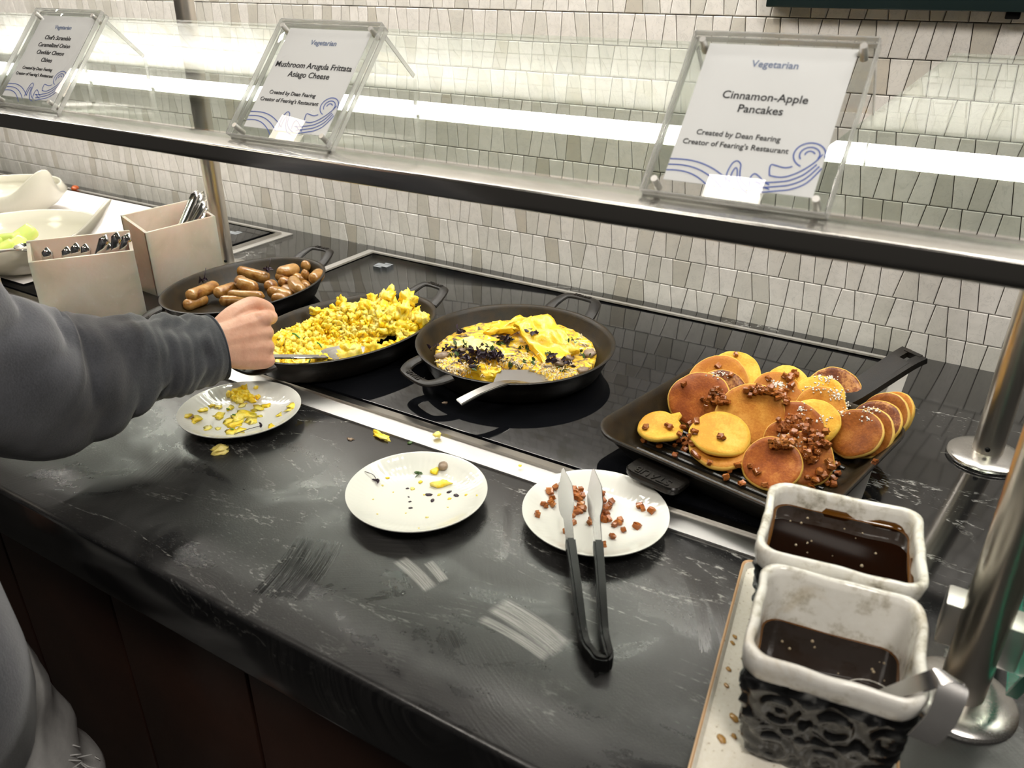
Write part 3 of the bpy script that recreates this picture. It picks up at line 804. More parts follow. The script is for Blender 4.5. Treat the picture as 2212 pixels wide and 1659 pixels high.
# ------------------------------------------------------------------ scrambled eggs
def inside(px, py, a, b_): return (px / a) ** 2 + (py / b_) ** 2
rs = random.Random(11); random.seed(11)
bm = NB()
A_, B_ = 0.152, 0.100
def egg_h(x, y):
    """height of the heap over the pan floor; local x is the long axis (+x is the wall end)"""
    q = inside(x, y, A_, B_)
    h = 0.032 * (1 - 0.25 * q)
    h += 0.026 * math.exp(-((x - 0.085) ** 2 / 0.0032 + (y + 0.010) ** 2 / 0.0045))
    h += 0.018 * math.exp(-((x - 0.02) ** 2 / 0.0030 + (y - 0.060) ** 2 / 0.0016))
    h += 0.014 * math.exp(-((x + 0.09) ** 2 / 0.0025 + (y - 0.04) ** 2 / 0.0020))
    h -= 0.016 * math.exp(-((x + 0.01) ** 2 / 0.0022 + (y + 0.030) ** 2 / 0.0012))
    return h
gv = {}
N, Mq = 60, 40
for i in range(N + 1):
    for j in range(Mq + 1):
        x = -A_ + 2 * A_ * i / N; y = -B_ + 2 * B_ * j / Mq
        if inside(x, y, A_ + 0.004, B_ + 0.004) > 1: continue
        if math.hypot((x - 0.036) / 0.014, (y + 0.062) / 0.011) < 1: continue
        z = egg_h(x, y) * 0.80 + 0.007 * noise.noise(Vector((x * 60, y * 60, 0))) + 0.004 * noise.noise(Vector((x * 150, y * 150, 3)))
        gv[i, j] = bm.verts.new((x, y, max(z, 0.006)))
for i in range(N):
    for j in range(Mq):
        q = [(i, j), (i + 1, j), (i + 1, j + 1), (i, j + 1)]
        if all(k in gv for k in q): bm.faces.new([gv[k] for k in q])
for i in range(1500):
    while True:
        x, y = rs.uniform(-A_, A_), rs.uniform(-B_, B_)
        if inside(x, y, A_ - 0.008, B_ - 0.007) < 1 and math.hypot((x - 0.036) / 0.017, (y + 0.062) / 0.014) > 1: break
    s = rs.uniform(0.0022, 0.0064) * (1.35 if x > 0.04 else 1.0) * (0.75 if abs(x) < 0.04 and y < 0.02 else 1.0)
    z = egg_h(x, y) * rs.uniform(0.80, 1.06)
    lump(bm, (x, y, z), (s * rs.uniform(0.8, 1.5), s * rs.uniform(0.7, 1.2), s * rs.uniform(0.45, 0.9)), 0.95, 2.1, 2)
for x, y, z, s in ((0.118, 0.030, 0.056, 0.017), (-0.050, -0.072, 0.034, 0.020), (-0.095, -0.055, 0.034, 0.017), (0.06, 0.02, 0.055, 0.015), (0.105, 0.055, 0.046, 0.014), (0.123, -0.020, 0.060, 0.017), (0.098, 0.004, 0.066, 0.015), (0.085, -0.045, 0.052, 0.020), (0.055, 0.080, 0.050, 0.013), (-0.120, 0.045, 0.046, 0.016), (0.10, -0.075, 0.043, 0.017), (-0.06, -0.080, 0.034, 0.017), (-0.02, -0.088, 0.034, 0.014), (0.005, 0.085, 0.046, 0.013)):
    lump(bm, (x, y, z), (s * 0.9, s * 0.75, s * 0.6), 0.9, 2.0, 3)
egg = obj('scrambled_eggs', bm, EGG, None, 180)
egg.location = pan_e.location + Vector((0, 0, 0.0)); egg.rotation_euler = (0, 0, aE)
tag(egg, 'bright yellow heap of scrambled eggs filling the oval dish', 'eggs', kind='stuff')

def stick(name, p0, p1, r, m, label, cat, group=None, bend=0.0, seg=6):
    p0, p1 = Vector(p0), Vector(p1); mid = (p0 + p1) / 2 + Vector((0, 0, bend))
    bm = NB(); add_tube(bm, smooth([p0 - mid, Vector((0, 0, 0)), p1 - mid], 3), r, seg)
    o = obj(name, bm, m, None); o.location = mid
    return tag(o, label, cat, group)
bpy.context.view_layer.update()
bve = bvh_of([egg])
for (xa, ya, xb, yb) in ((614, 683, 622, 714), (630, 675, 639, 680), (633, 722, 648, 732), (686, 742, 696, 752), (668, 790, 671, 779)):
    pa, _ = cast(bve, xa, ya); pb_, _ = cast(bve, xb, yb)
    if pa and pb_: stick('chive', pa + Vector((0, 0, 0.002)), pb_ + Vector((0, 0, 0.002)), 0.0013, CHIVE, 'short cut green chive lying on the scrambled eggs', 'herb', 'chives on the scrambled eggs', 0.002)

# serving spoon in the eggs, held by the customer
def ribbon_tool(pts, widths, thick, up=(0, 0, 1)):
    bm = NB(); n = len(pts)
    add_bar(bm, pts, widths, thick, up); return bm
t = thing('serving_spoon', 'steel serving spoon stuck in the scrambled eggs, held by the hand', 'spoon', (-0.85, 0.72, 0.06))
p0 = Vector((-0.905, 0.600, 0.115)); p1 = Vector((-0.858, 0.690, 0.082)); p2 = Vector((-0.822, 0.755, 0.064)); p3 = Vector((-0.808, 0.800, 0.050))
L0 = t.location
pth = smooth([p0 - L0, p1 - L0, p2 - L0, p3 - L0], 6)
bm = NB(); add_bar(bm, pth, 0.013, 0.0028); bmesh.ops.bevel(bm, geom=bm.edges, offset=0.0006, segments=1, affect='EDGES'); obj('shaft', bm, CHROME, t)
bm = NB()
spl = []
for k, (rr, zz) in enumerate(((0, -0.010), (0.4, -0.009), (0.75, -0.005), (1.0, 0.0), (1.02, 0.0012), (0.97, 0.001), (0.72, -0.0038), (0.4, -0.0078), (0, -0.0088))): spl.append((rr * 0.030, zz))
add_lathe(bm, spl, 32, 1.0, 1.45, 2.0, (0, 0, 0)); bm.transform(Matrix.Translation(Vector((-0.803, 0.838, 0.042)) - L0) @ Matrix.Rotation(math.radians(-20), 4, 'Z') @ Matrix.Rotation(math.radians(-8), 4, 'X')); obj('bowl', bm, CHROME, t)

# ------------------------------------------------------------------ frittata
FR = m_food('baked_frittata', [(0.36, (0.06, 0.04, 0.022)), (0.42, (0.34, 0.22, 0.09)), (0.465, (0.86, 0.52, 0.02)), (0.55, (0.90, 0.62, 0.04)), (0.595, (0.80, 0.66, 0.34)), (0.66, (0.72, 0.64, 0.46))], 46, 0.36, 0.12, (0.01, 0.007, 0.002), 0.9, 240, 1.4, coat=0.2)
FRY = m_food('frittata_underside', [(0.35, (0.82, 0.50, 0.008)), (0.6, (0.88, 0.58, 0.02)), (0.8, (0.80, 0.42, 0.02))], 40, 0.35, 0.15, (0.01, 0.007, 0.001), 0.5, 240, coat=0.2)
bm = NB(); RF = 0.128
rings = []
NS = 120
for k in range(26):
    r = RF * k / 25
    ring = []
    for i in range(NS):
        a = 2 * PI * i / NS
        rr = r * (1 + 0.015 * noise.noise(Vector((math.cos(a) * 3, math.sin(a) * 3, 0))))
        x, y = rr * math.cos(a), rr * math.sin(a)
        z = 0.029 - 0.004 * (r / RF) ** 6 + 0.0035 * noise.noise(Vector((x * 70, y * 70, 5))) + 0.002 * noise.noise(Vector((x * 190, y * 190, 7))) + 0.004 * max(0, y) / RF
        # the part already eaten, at the customer side
        cut = (y + 0.050 + 0.010 * noise.noise(Vector((x * 40, 3, 1)))) < 0 and -0.030 < x < 0.095
        if cut: z = 0.0075
        ring.append(bm.verts.new((x, y, z)) if k else None)
    rings.append(ring)
ctr = bm.verts.new((0, 0, 0.029))
for i in range(NS): bm.faces.new((ctr, rings[1][i], rings[1][(i + 1) % NS]))
for k in range(1, 25):
    for i in range(NS):
        j = (i + 1) % NS; bm.faces.new((rings[k][i], rings[k + 1][i], rings[k + 1][j], rings[k][j]))
low = [bm.verts.new((v.co.x * 0.97, v.co.y * 0.97, 0.0055)) for v in rings[25]]
for i in range(NS): bm.faces.new((rings[25][i], low[i], low[(i + 1) % NS], rings[25][(i + 1) % NS]))
frit = obj('frittata', bm, FR, None, 180); frit.location = pan_r.location
tag(frit, 'yellow mushroom and herb frittata in the round skillet, a wedge missing at the front', 'frittata')
def slab(label, c, sx, sy, sz, rot, m, seed, name='frittata_piece', cat='frittata'):
    bm = NB(); add_box(bm, (0, 0, 0), (sx, sy, sz), sz * 0.25, 2)
    bmesh.ops.subdivide_edges(bm, edges=bm.edges, cuts=5, use_grid_fill=True)
    bmesh.ops.subdivide_edges(bm, edges=bm.edges, cuts=1, use_grid_fill=True)
    for v in bm.verts:
        v.co += Vector((ns(v.co, 60, seed), ns(v.co, 60, seed + 5), ns(v.co, 55, seed + 9) * 0.8)) * 0.008 + Vector((ns(v.co, 170, seed + 3) * 0.003, ns(v.co, 170, seed + 7) * 0.003, ns(v.co, 190, seed + 2) * 0.0042 + ns(v.co, 60, seed) * 0.004))
        v.co.x *= 1 - 0.25 * (v.co.y / sy)
    o = obj(name, bm, m, None, 180); o.location = c; o.rotation_euler = rot
    return tag(o, label, cat)
slab('flipped yellow frittata slice leaning highest at the back of the round skillet', onz(1185, 735, 0.052), 0.105, 0.060, 0.012, (math.radians(14), math.radians(18), math.radians(-30)), FRY, 1)
slab('thin yellow frittata slice behind the tall one in the round skillet', onz(1105, 705, 0.047), 0.080, 0.034, 0.010, (math.radians(10), math.radians(-14), math.radians(20)), FRY, 4)
slab('pale yellow butter-like slab lying on the frittata left of its centre', onz(1030, 745, 0.042), 0.062, 0.034, 0.007, (math.radians(4), math.radians(-4), math.radians(-5)), m_food('pale_cheese', [(0.3, (0.90, 0.74, 0.24)), (0.7, (0.92, 0.80, 0.34))], 30, 0.4, 0.1), 8, 'cheese_slab', 'cheese')
slab('small thick cut frittata block at the left of the spatula', onz(1045, 808, 0.030), 0.050, 0.026, 0.026, (0, 0, math.radians(8)), FRY, 14)

def leaf_clump(bm, c, n, spread, s, flatz=0.4):
    for i in range(n):
        p = Vector(c) + Vector((random.gauss(0, spread), random.gauss(0, spread * 0.7), abs(random.gauss(0, spread * flatz))))
        q = Quaternion((random.gauss(0, 1), random.gauss(0, 1), random.gauss(0, 1), random.gauss(0, 1))).normalized().to_matrix()
        k = s * random.uniform(0.6, 1.3)
        pts = [(-1, 0, 0), (-0.4, 0.45, 0.15), (0.4, 0.4, 0.1), (1, 0, -0.25), (0.4, -0.4, 0.15), (-0.4, -0.45, 0.1)]
        vs = [bm.verts.new(p + q @ (Vector(v) * k)) for v in pts]; cc = bm.verts.new(p + q @ Vector((0, 0, -0.15 * k)))
        for a in range(6): bm.faces.new((vs[a], vs[(a + 1) % 6], cc))
random.seed(5)
bpy.context.view_layer.update()
bvf = bvh_of([frit] + [o for o in bpy.data.objects if o.name.startswith(('frittata_piece', 'cheese_slab'))])
bm = NB()
for px, py, n, sp in ((1040, 768, 70, 0.010), (1068, 774, 46, 0.009), (1095, 738, 34, 0.007), (1010, 780, 26, 0.008), (985, 765, 16, 0.008), (1030, 790, 16, 0.008), (1150, 722, 8, 0.005), (1195, 782, 14, 0.008), (1000, 722, 6, 0.006), (960, 760, 12, 0.01), (1225, 790, 10, 0.008), (1290, 800, 8, 0.006)):
    p, _ = cast(bvf, px, py)
    if p: leaf_clump(bm, p + Vector((0, 0, 0.003)), n, sp, 0.0060)
tag(obj('purple_sprouts', bm, LEAF, None, 180), 'dark purple sprouts strewn over the frittata', 'garnish', kind='stuff')
bm = NB()
for px, py, n in ((1135, 757, 7), (985, 770, 9), (1080, 745, 8), (1105, 790, 9), (1145, 785, 9), (1180, 765, 5), (1260, 765, 6), (1275, 770, 4), (1025, 795, 6), (960, 725, 5), (1240, 740, 5), (1060, 755, 7), (1215, 800, 5), (1000, 745, 4)):
    p, _ = cast(bvf, px, py)
    if p: leaf_clump(bm, p + Vector((0, 0, 0.002)), n, 0.006, 0.0042)
tag(obj('green_herbs', bm, LEAFG, None, 180), 'small green herb leaves strewn over the frittata', 'garnish', kind='stuff')
MUSH = m_food('cooked_mushroom', [(0.3, (0.16, 0.10, 0.06)), (0.7, (0.36, 0.27, 0.19))], 60, 0.4)
for i, (px, py, s) in enumerate(((1205, 785, 0.012), (1262, 802, 0.011), (1292, 797, 0.008), (955, 770, 0.013), (1275, 765, 0.012), (1228, 775, 0.009), (1000, 758, 0.008))):
    p, _ = cast(bvf, px, py)
    if p:
        bm = NB(); lump(bm, (0, 0, 0), (s, s * 0.75, s * 0.42), 0.5, 1.4, 2, Matrix.Identity(3)); o = obj('mushroom_piece', bm, MUSH, None, 180); o.location = p + Vector((0, 0, 0.002)); o.rotation_euler = (0.1, 0.15, i * 1.3)
        tag(o, 'brown cooked mushroom piece on the frittata', 'mushroom', 'mushrooms on the frittata')
CHS = plain('grated_cheese', (0.78, 0.68, 0.48), 0.45)
bm = NB()
for i in range(420):
    px, py = random.choice(((960, 800), (985, 805), (1010, 800), (1120, 785), (1090, 785), (1160, 790), (1205, 810), (1235, 800), (1190, 800), (1215, 790), (1150, 805), (1000, 795), (960, 785), (1240, 815), (1130, 775), (1280, 740), (1270, 720), (1060, 790)))
    p, _ = cast(bvf, px + random.gauss(0, 16), py + random.gauss(0, 8))
    if p:
        d = Vector((random.gauss(0, 1), random.gauss(0, 1), random.gauss(0, 0.4))).normalized() * random.uniform(0.004, 0.009)
        add_tube(bm, [p + Vector((0, 0, 0.001)) - d / 2, p + Vector((0, 0, 0.003)), p + Vector((0, 0, 0.001)) + d / 2], 0.0007, 4)
tag(obj('grated_cheese', bm, CHS, None, 180), 'pale grated cheese shreds scattered over the frittata', 'cheese', kind='stuff')

# spatula resting in the round skillet
t = thing('spatula', 'steel spatula with a wide grey blade resting in the round skillet', 'spatula', onz(1160, 815, 0.02))
L0 = t.location.copy()
c4 = [onz(1078, 800, 0.036), onz(1190, 800, 0.030), onz(1203, 820, 0.024), onz(1188, 830, 0.024), onz(1150, 835, 0.026), onz(1066, 828, 0.038)]
bm = NB(); loft(bm, [[p - L0 + Vector((0, 0, dz)) for p in c4] for dz in (0, 0.0016)]); obj('blade', bm, m_steel('worn_blade', 0.34, (0.36, 0.35, 0.34), (8, 8, 8)), t)
h = smooth([onz(1150, 832, 0.030), onz(1112, 826, 0.042), onz(1085, 828, 0.054), onz(1045, 842, 0.055), onz(1012, 858, 0.050), onz(992, 869, 0.046)], 5)
bm = NB(); n = len(h)
add_bar(bm, [p - L0 if isinstance(p, Vector) else Vector(p) - L0 for p in h], [0.013 + 0.004 * i / n for i in range(n)], 0.004); bmesh.ops.bevel(bm, geom=bm.edges, offset=0.001, segments=2, affect='EDGES'); obj('handle', bm, m_steel('spatula_steel', 0.3, (0.40, 0.39, 0.375), (8, 8, 8), 0.0), t)

# ------------------------------------------------------------------ sausages
def px_s(x, y): return 290 + x / 4.916, 520 + y / 4.916
SL = [  # ends in a zoomed view, height, radius, bend, look
    (560, 600, 890, 465, 0.036, 0.0105, 0.0, 'plump sausage at the far left of the dish'),
    (530, 695, 780, 600, 0.022, 0.0098, 0.0, 'dark seared sausage lowest at the left of the dish'),
    (850, 565, 1100, 480, 0.032, 0.0100, 0.0, 'sausage second from the left, pointing to the wall'),
    (1070, 530, 1260, 540, 0.022, 0.0095, 0.0, 'half hidden reddish sausage in the middle of the dish'),
    (1000, 570, 1390, 590, 0.034, 0.0088, 0.004, 'long pale sausage lying across the front middle'),
    (900, 635, 1330, 630, 0.028, 0.0088, 0.0, 'long pale sausage frontmost in the dish, above the hand'),
    (1075, 305, 1440, 400, 0.034, 0.0105, 0.003, 'long sausage at the back, left of the purple leaf'),
    (1140, 420, 1325, 510, 0.040, 0.0112, 0.010, 'short bent sausage in the middle of the pile'),
    (1395, 500, 1510, 455, 0.038, 0.0105, 0.0, 'short sausage right of the bent one'),
    (1530, 430, 1560, 425, 0.040, 0.0105, 0.0, 'sausage end with a dark fleck in the middle'),
    (1410, 530, 1470, 535, 0.034, 0.0105, 0.0, 'round sausage end in front of the fleck'),
    (1510, 350, 1740, 290, 0.046, 0.0110, 0.004, 'glossy sausage on top at the back, right of the leaf'),
    (1510, 370, 1620, 385, 0.040, 0.0095, 0.0, 'split sausage under the glossy top one'),
    (1790, 275, 1860, 250, 0.046, 0.0105, 0.0, 'sausage end rearmost in the dish'),
    (1455, 615, 1640, 610, 0.030, 0.0100, 0.0, 'shiny reddish sausage by the front rim, right of the hand'),
    (1525, 545, 1690, 595, 0.030, 0.0090, 0.0, 'orange-brown sausage behind the front rim'),
    (1580, 500, 1720, 560, 0.028, 0.0088, 0.0, 'orange-brown sausage deeper in the pile at the right'),
    (1690, 415, 1790, 540, 0.042, 0.0108, 0.003, 'pale upright-leaning sausage at the right of the dish'),
    (1670, 385, 1730, 385, 0.038, 0.0095, 0.0, 'small sausage end behind the pale leaning one'),
    (1780, 370, 1860, 350, 0.040, 0.0105, 0.0, 'round sausage second from the right'),
    (1880, 425, 1960, 345, 0.042, 0.0110, 0.004, 'bent sausage furthest right in the dish'),
    (1800, 450, 1850, 500, 0.030, 0.0085, 0.0, 'thin sausage edge under the furthest right one'),
]
for i, (xa, ya, xb, yb, z, r, bend, lab) in enumerate(SL):
    a = onz(*px_s(xa, ya), z); b_ = onz(*px_s(xb, yb), z)
    L = (b_ - a).length
    if L < 0.012: b_ = a + Vector((0.02, 0.03, -0.012)); L = (b_ - a).length
    m_ = (a + b_) / 2; d = (b_ - a).normalized(); side = d.cross(Vector((0, 0, 1))).normalized()
    pts, rad = [], []
    for k in range(15):
        s = k / 14; e = min(s, 1 - s) * L
        r_ = r * 1.16
        rad.append(max(0.0012, r_ * math.sqrt(max(0, 1 - max(0, (1 - e / r_)) ** 2)) if e < r_ else r_) * (1 + 0.05 * ns((s * 3, i, 0), 1.0)))
        pts.append(a - m_ + (b_ - a) * s + side * (bend * 1.3 * math.sin(PI * s)) + Vector((0, 0, bend * 0.5 * math.sin(PI * s))))
    bm = NB(); add_tube(bm, pts, rad, 14)
    for v in bm.verts: v.co += v.co.normalized() * 0.0006 * ns(v.co, 90, i)
    o = obj('sausage', bm, SAUS, None, 180); o.location = m_
    tag(o, 'small browned breakfast sausage: ' + lab, 'sausage', 'breakfast sausages in the oval dish')
for px, py, lab in ((580, 583, 'dark purple leaf tuft between the rear sausages'), (440, 605, 'purple sprout stuck to the left wall of the sausage dish')):
    bm = NB(); leaf_clump(bm, (0, 0, 0), 9, 0.005, 0.006); add_tube(bm, [(0, 0, 0), (0.002, 0.004, 0.010), (0.0, 0.010, 0.022)], 0.0006, 5)
    o = obj('herb_sprig', bm, LEAF, None, 180); o.location = onz(px, py, 0.052); tag(o, lab, 'garnish')

# ------------------------------------------------------------------ pancakes
def m_pancake(name, stops, edge, scale=32, rough=0.45, coat=0.0):
    m, nt, b = mat(name)
    oi = nd(nt, 'ShaderNodeObjectInfo'); tc = nd(nt, 'ShaderNodeTexCoord')
    off = nd(nt, 'ShaderNodeVectorMath', operation='ADD'); lk(nt, tc.outputs['Object'], off.inputs[0]); lk(nt, oi.outputs['Location'], off.inputs[1])
    n = noise_tex(nt, off.outputs[0], scale, 4, 0.55)
    fine = noise_tex(nt, off.outputs[0], 330, 3, 0.7)
    n2 = mth(nt, 'ADD', mth(nt, 'ADD', mth(nt, 'MULTIPLY', mth(nt, 'SUBTRACT', n, 0.5), 1.5), 0.5), mth(nt, 'MULTIPLY', mth(nt, 'SUBTRACT', fine, 0.5), 0.75))
    c = ramp(nt, n2, stops)
    at = nd(nt, 'ShaderNodeAttribute', attribute_name='rim')
    jit = mth(nt, 'ADD', at.outputs['Fac'], mth(nt, 'MULTIPLY', mth(nt, 'SUBTRACT', n, 0.5), 0.35))
    c = mixc(nt, ramp(nt, jit, [(0.42, g(0)), (0.62, g(1))]), c, edge)
    lk(nt, c, b.inputs['Base Color']); b.inputs['Roughness'].default_value = rough
    b.inputs['Specular IOR Level'].default_value = 0.18
    b.inputs['Coat Weight'].default_value = coat * 0.4; b.inputs['Coat Roughness'].default_value = 0.2
    bump(nt, b, fine, 0.35, 0.0012)
    return m
EDGE = (0.70, 0.43, 0.09)
PK = {
    'yellow': m_pancake('pancake_yellow', [(0.3, (0.62, 0.30, 0.025)), (0.55, (0.72, 0.41, 0.048)), (0.8, (0.80, 0.52, 0.095))], (0.80, 0.53, 0.09)),
    'tan': m_pancake('pancake_tan', [(0.3, (0.38, 0.125, 0.012)), (0.55, (0.48, 0.19, 0.022)), (0.8, (0.58, 0.27, 0.045))], EDGE),
    'brown': m_pancake('pancake_brown', [(0.3, (0.22, 0.048, 0.006)), (0.55, (0.33, 0.088, 0.011)), (0.8, (0.47, 0.17, 0.028))], EDGE, coat=0.15),
    'dark': m_pancake('pancake_dark', [(0.3, (0.09, 0.020, 0.007)), (0.55, (0.17, 0.045, 0.012)), (0.75, (0.45, 0.20, 0.06))], EDGE, 45, coat=0.3),
    'golden': m_pancake('pancake_golden', [(0.3, (0.17, 0.042, 0.005)), (0.55, (0.26, 0.075, 0.009)), (0.8, (0.36, 0.13, 0.02))], (0.76, 0.50, 0.13), coat=0.1),
}
def pancake(c, r, normal, look, label, seed, th=0.0085, warp=0.0025, tail=None, oval=1.0):
    bm = NB(); seg = 44; rnd = random.Random(seed); off = seed * 3.7
    prof = [(0, th / 2 * 0.9, 0), (0.45, th / 2 * 0.95, 0), (0.80, th / 2, 0), (0.93, th / 2 * 0.9, 0.2), (0.985, th * 0.22, 1), (1.0, 0, 1), (0.985, -th * 0.25, 1), (0.92, -th / 2 * 0.95, 1), (0.5, -th / 2, 0.3), (0, -th / 2, 0)]
    rims = []; R = []
    for k, (q, z, rim) in enumerate(prof):
        if q == 0: R.append([bm.verts.new((0, 0, z))]); rims.append(rim); continue
        ring = []
        for i in range(seg):
            a = 2 * PI * i / seg
            rr = r * q * (1 + 0.045 * noise.noise(Vector((math.cos(a) * 1.3 + off, math.sin(a) * 1.3, 0))) + 0.02 * noise.noise(Vector((math.cos(a) * 4 + off, math.sin(a) * 4, 2))))
            if tail is not None and q > 0.6:
                da = (a - tail + PI) % (2 * PI) - PI
                rr += r * 0.42 * max(0, 1 - (da / 0.17) ** 4) * (q - 0.6) / 0.4
            x, y = rr * math.cos(a), rr * math.sin(a) * oval
            ring.append(bm.verts.new((x, y, z + warp * q * q * math.sin(2 * a + off) + 0.6 * warp * noise.noise(Vector((x * 45 + off, y * 45, 1)))))); rims.append(rim)
        R.append(ring)
    for A, B in zip(R, R[1:]):
        for i in range(seg):
            j = (i + 1) % seg
            if len(A) == 1: bm.faces.new((A[0], B[i], B[j]))
            elif len(B) == 1: bm.faces.new((A[i], B[0], A[j]))
            else: bm.faces.new((A[i], B[i], B[j], A[j]))
    o = obj('pancake', bm, PK[look], None, 180)
    a_ = o.data.attributes.new('rim', 'FLOAT', 'POINT'); a_.data.foreach_set('value', np.array(rims, dtype=np.float32))
    n = Vector(normal).normalized(); up = Vector((0, 0, 1))
    X = Vector((1, 0, 0)); X = (X - n * X.dot(n)).normalized(); Y = n.cross(X)
    o.matrix_world = Matrix(((X.x, Y.x, n.x, c.x), (X.y, Y.y, n.y, c.y), (X.z, Y.z, n.z, c.z), (0, 0, 0, 1)))
    return tag(o, label, 'pancake', 'small pancakes in the grill pan')
def nrm(tilt, az): return (math.sin(math.radians(tilt)) * math.cos(math.radians(az)), math.sin(math.radians(tilt)) * math.sin(math.radians(az)), math.cos(math.radians(tilt)))
PC = [  # px, py, height, radius, tilt, azimuth, look, label
    (1427, 924, 0.032, 0.0295, 12, -80, 'yellow', 'small pale yellow pancake with a drip tail, alone at the left of the grill pan', 1.25),
    (1555, 968, 0.028, 0.0400, 8, -80, 'tan', 'tan pancake underneath the yellow one at the front of the grill pan', None),
    (1556, 938, 0.043, 0.0385, 18, -70, 'yellow', 'pale yellow pancake with one apple cube, at the front middle of the grill pan', None),
    (1590, 806, 0.058, 0.0360, 38, -75, 'yellow', 'crinkled yellow pancake rearmost at the back left of the pile', None),
    (1552, 826, 0.055, 0.0430, 40, -80, 'tan', 'tan pancake leaning in front of the rearmost yellow one', None),
    (1560, 850, 0.050, 0.0360, 42, -75, 'dark', 'dark glazed pancake edge behind the large brown one at the left', None),
    (1512, 864, 0.048, 0.0430, 42, -85, 'brown', 'large brown pancake leaning at the left of the pile', None),
    (1698, 836, 0.052, 0.0340, 32, -80, 'yellow', 'plain yellow pancake at the back middle of the pile', None),
    (1678, 850, 0.050, 0.0350, 38, -75, 'tan', 'sugar dusted tan pancake under the apple heap at the back middle', None),
    (1621, 896, 0.050, 0.0450, 40, -85, 'tan', 'largest plain tan pancake leaning in the centre of the pile', None),
    (1802, 848, 0.050, 0.0380, 44, -85, 'dark', 'dark red-brown sugar dusted pancake at the back right', None),
    (1766, 862, 0.052, 0.0360, 44, -95, 'yellow', 'glazed yellow pancake left of the dark one at the back right', None),
    (1772, 888, 0.050, 0.0350, 44, -95, 'tan', 'tan pancake in front of the glazed yellow one', None),
    (1758, 912, 0.046, 0.0340, 42, -95, 'yellow', 'yellow pancake half buried in apple, right of the centre', None),
    (1712, 930, 0.044, 0.0410, 40, -90, 'brown', 'brown pancake covered in stewed apple in the middle right', None),
    (1700, 952, 0.038, 0.0290, 40, -90, 'brown', 'small brown pancake edge sticking out of the apple', None),
    (1735, 990, 0.036, 0.0370, 38, -75, 'brown', 'apple topped brown pancake leaning behind the frontmost one', None),
    (1668, 1002, 0.033, 0.0365, 34, -90, 'brown', 'orange-brown pancake frontmost in the grill pan beside the pitcher', None),
    (1926, 893, 0.048, 0.0320, 56, -125, 'tan', 'rearmost pancake of the leaning stack at the right', None),
    (1908, 900, 0.049, 0.0340, 54, -123, 'golden', 'fourth pancake of the leaning stack at the right', None),
    (1891, 918, 0.047, 0.0350, 52, -121, 'dark', 'third pancake of the leaning stack, dark and sugar dusted', None),
    (1872, 936, 0.044, 0.0350, 50, -119, 'golden', 'second pancake of the leaning stack at the right', None),
    (1849, 938, 0.046, 0.0345, 46, -116, 'golden', 'smooth golden-brown pancake facing front on the leaning stack', None),
]
pk_objs = []
for i, (px, py, z, r, ti, az, look, lab, tail) in enumerate(PC):
    pk_objs.append(pancake(onz(px, py, z), r, nrm(ti, az), look, lab, i + 1, tail=tail))
bpy.context.view_layer.update()
bvp = bvh_of(pk_objs + [gbody, ribs])

# ------------------------------------------------------------------ stewed apple cubes
random.seed(21)
cube_me = []
for k in range(8):
    bm = NB(); add_box(bm, (0, 0, 0), (0.0074, 0.0066, 0.0056), 0.0012, 2)
    for v in bm.verts: v.co += Vector((random.uniform(-1, 1), random.uniform(-1, 1), random.uniform(-1, 1))) * 0.0011
    bmesh.ops.recalc_face_normals(bm, faces=bm.faces)
    me = bpy.data.meshes.new('apple_cube'); bm.to_mesh(me); bm.free(); finish(me, APPLE, 30); cube_me.append(me)
def apple(p, label, group, s=1.0, lift=0.0025):
    o = link('apple_cube', random.choice(cube_me)); o.location = p + Vector((0, 0, lift * s)); o.rotation_euler = (random.uniform(-0.5, 0.5), random.uniform(-0.5, 0.5), random.uniform(0, 6.28))
    k = s * random.uniform(0.8, 1.15); o.scale = (k, k * random.uniform(0.8, 1.1), k * random.uniform(0.8, 1.1))
    return tag(o, label, 'apple piece', group)
LOOSE = [(1392, 953), (1424, 966), (1458, 965), (1459, 985), (1500, 982), (1508, 990), (1533, 1002), (1576, 1018), (1569, 1033), (1594, 1008), (1603, 1047), (1652, 1050), (1670, 1060), (1468, 940), (1478, 952), (1486, 930), (1490, 944), (1475, 925), (1496, 960), (1482, 962), (1467, 955), (1490, 918), (1505, 912), (1480, 975), (1493, 952), (1500, 936),
         (1745, 1035), (1760, 1040), (1780, 1030), (1795, 1012), (1805, 1005), (1785, 1045), (1800, 1035), (1810, 1025), (1752, 1055), (1770, 1022), (1890, 1000), (1790, 1000), (1800, 1050)]
for px, py in LOOSE:
    p, n = cast(bvp, px, py)
    if p: apple(p, 'brown stewed apple cube lying loose on the ribs of the grill pan', 'loose apple cubes on the grill ribs', 1.0)
ON = [(1641, 845, 26, 9, 28, 'on the upper rim of the largest tan pancake'), (1690, 855, 14, 9, 9, 'on the sugar dusted tan pancake at the back middle'), (1708, 820, 9, 10, 9, 'on the plain yellow pancake at the back middle'), (1720, 925, 30, 14, 40, 'covering the brown pancake in the middle right'), (1765, 950, 18, 18, 18, 'in the gap left of the leaning stack'), (1690, 962, 22, 7, 26, 'on the top rim of the frontmost pancake'), (1745, 985, 16, 12, 14, 'on the brown pancake behind the frontmost one'), (1550, 865, 22, 16, 22, 'on the right side of the large brown pancake at the left')]
for px, py, sx, sy, n_, where in ON:
    for k in range(n_):
        p, n = cast(bvp, px + random.gauss(0, sx * 0.62), py + random.gauss(0, sy * 0.62))
        if p: apple(p + n * random.uniform(0, 0.003), 'brown apple cube heaped ' + where, 'apple cubes ' + where, 1.0)
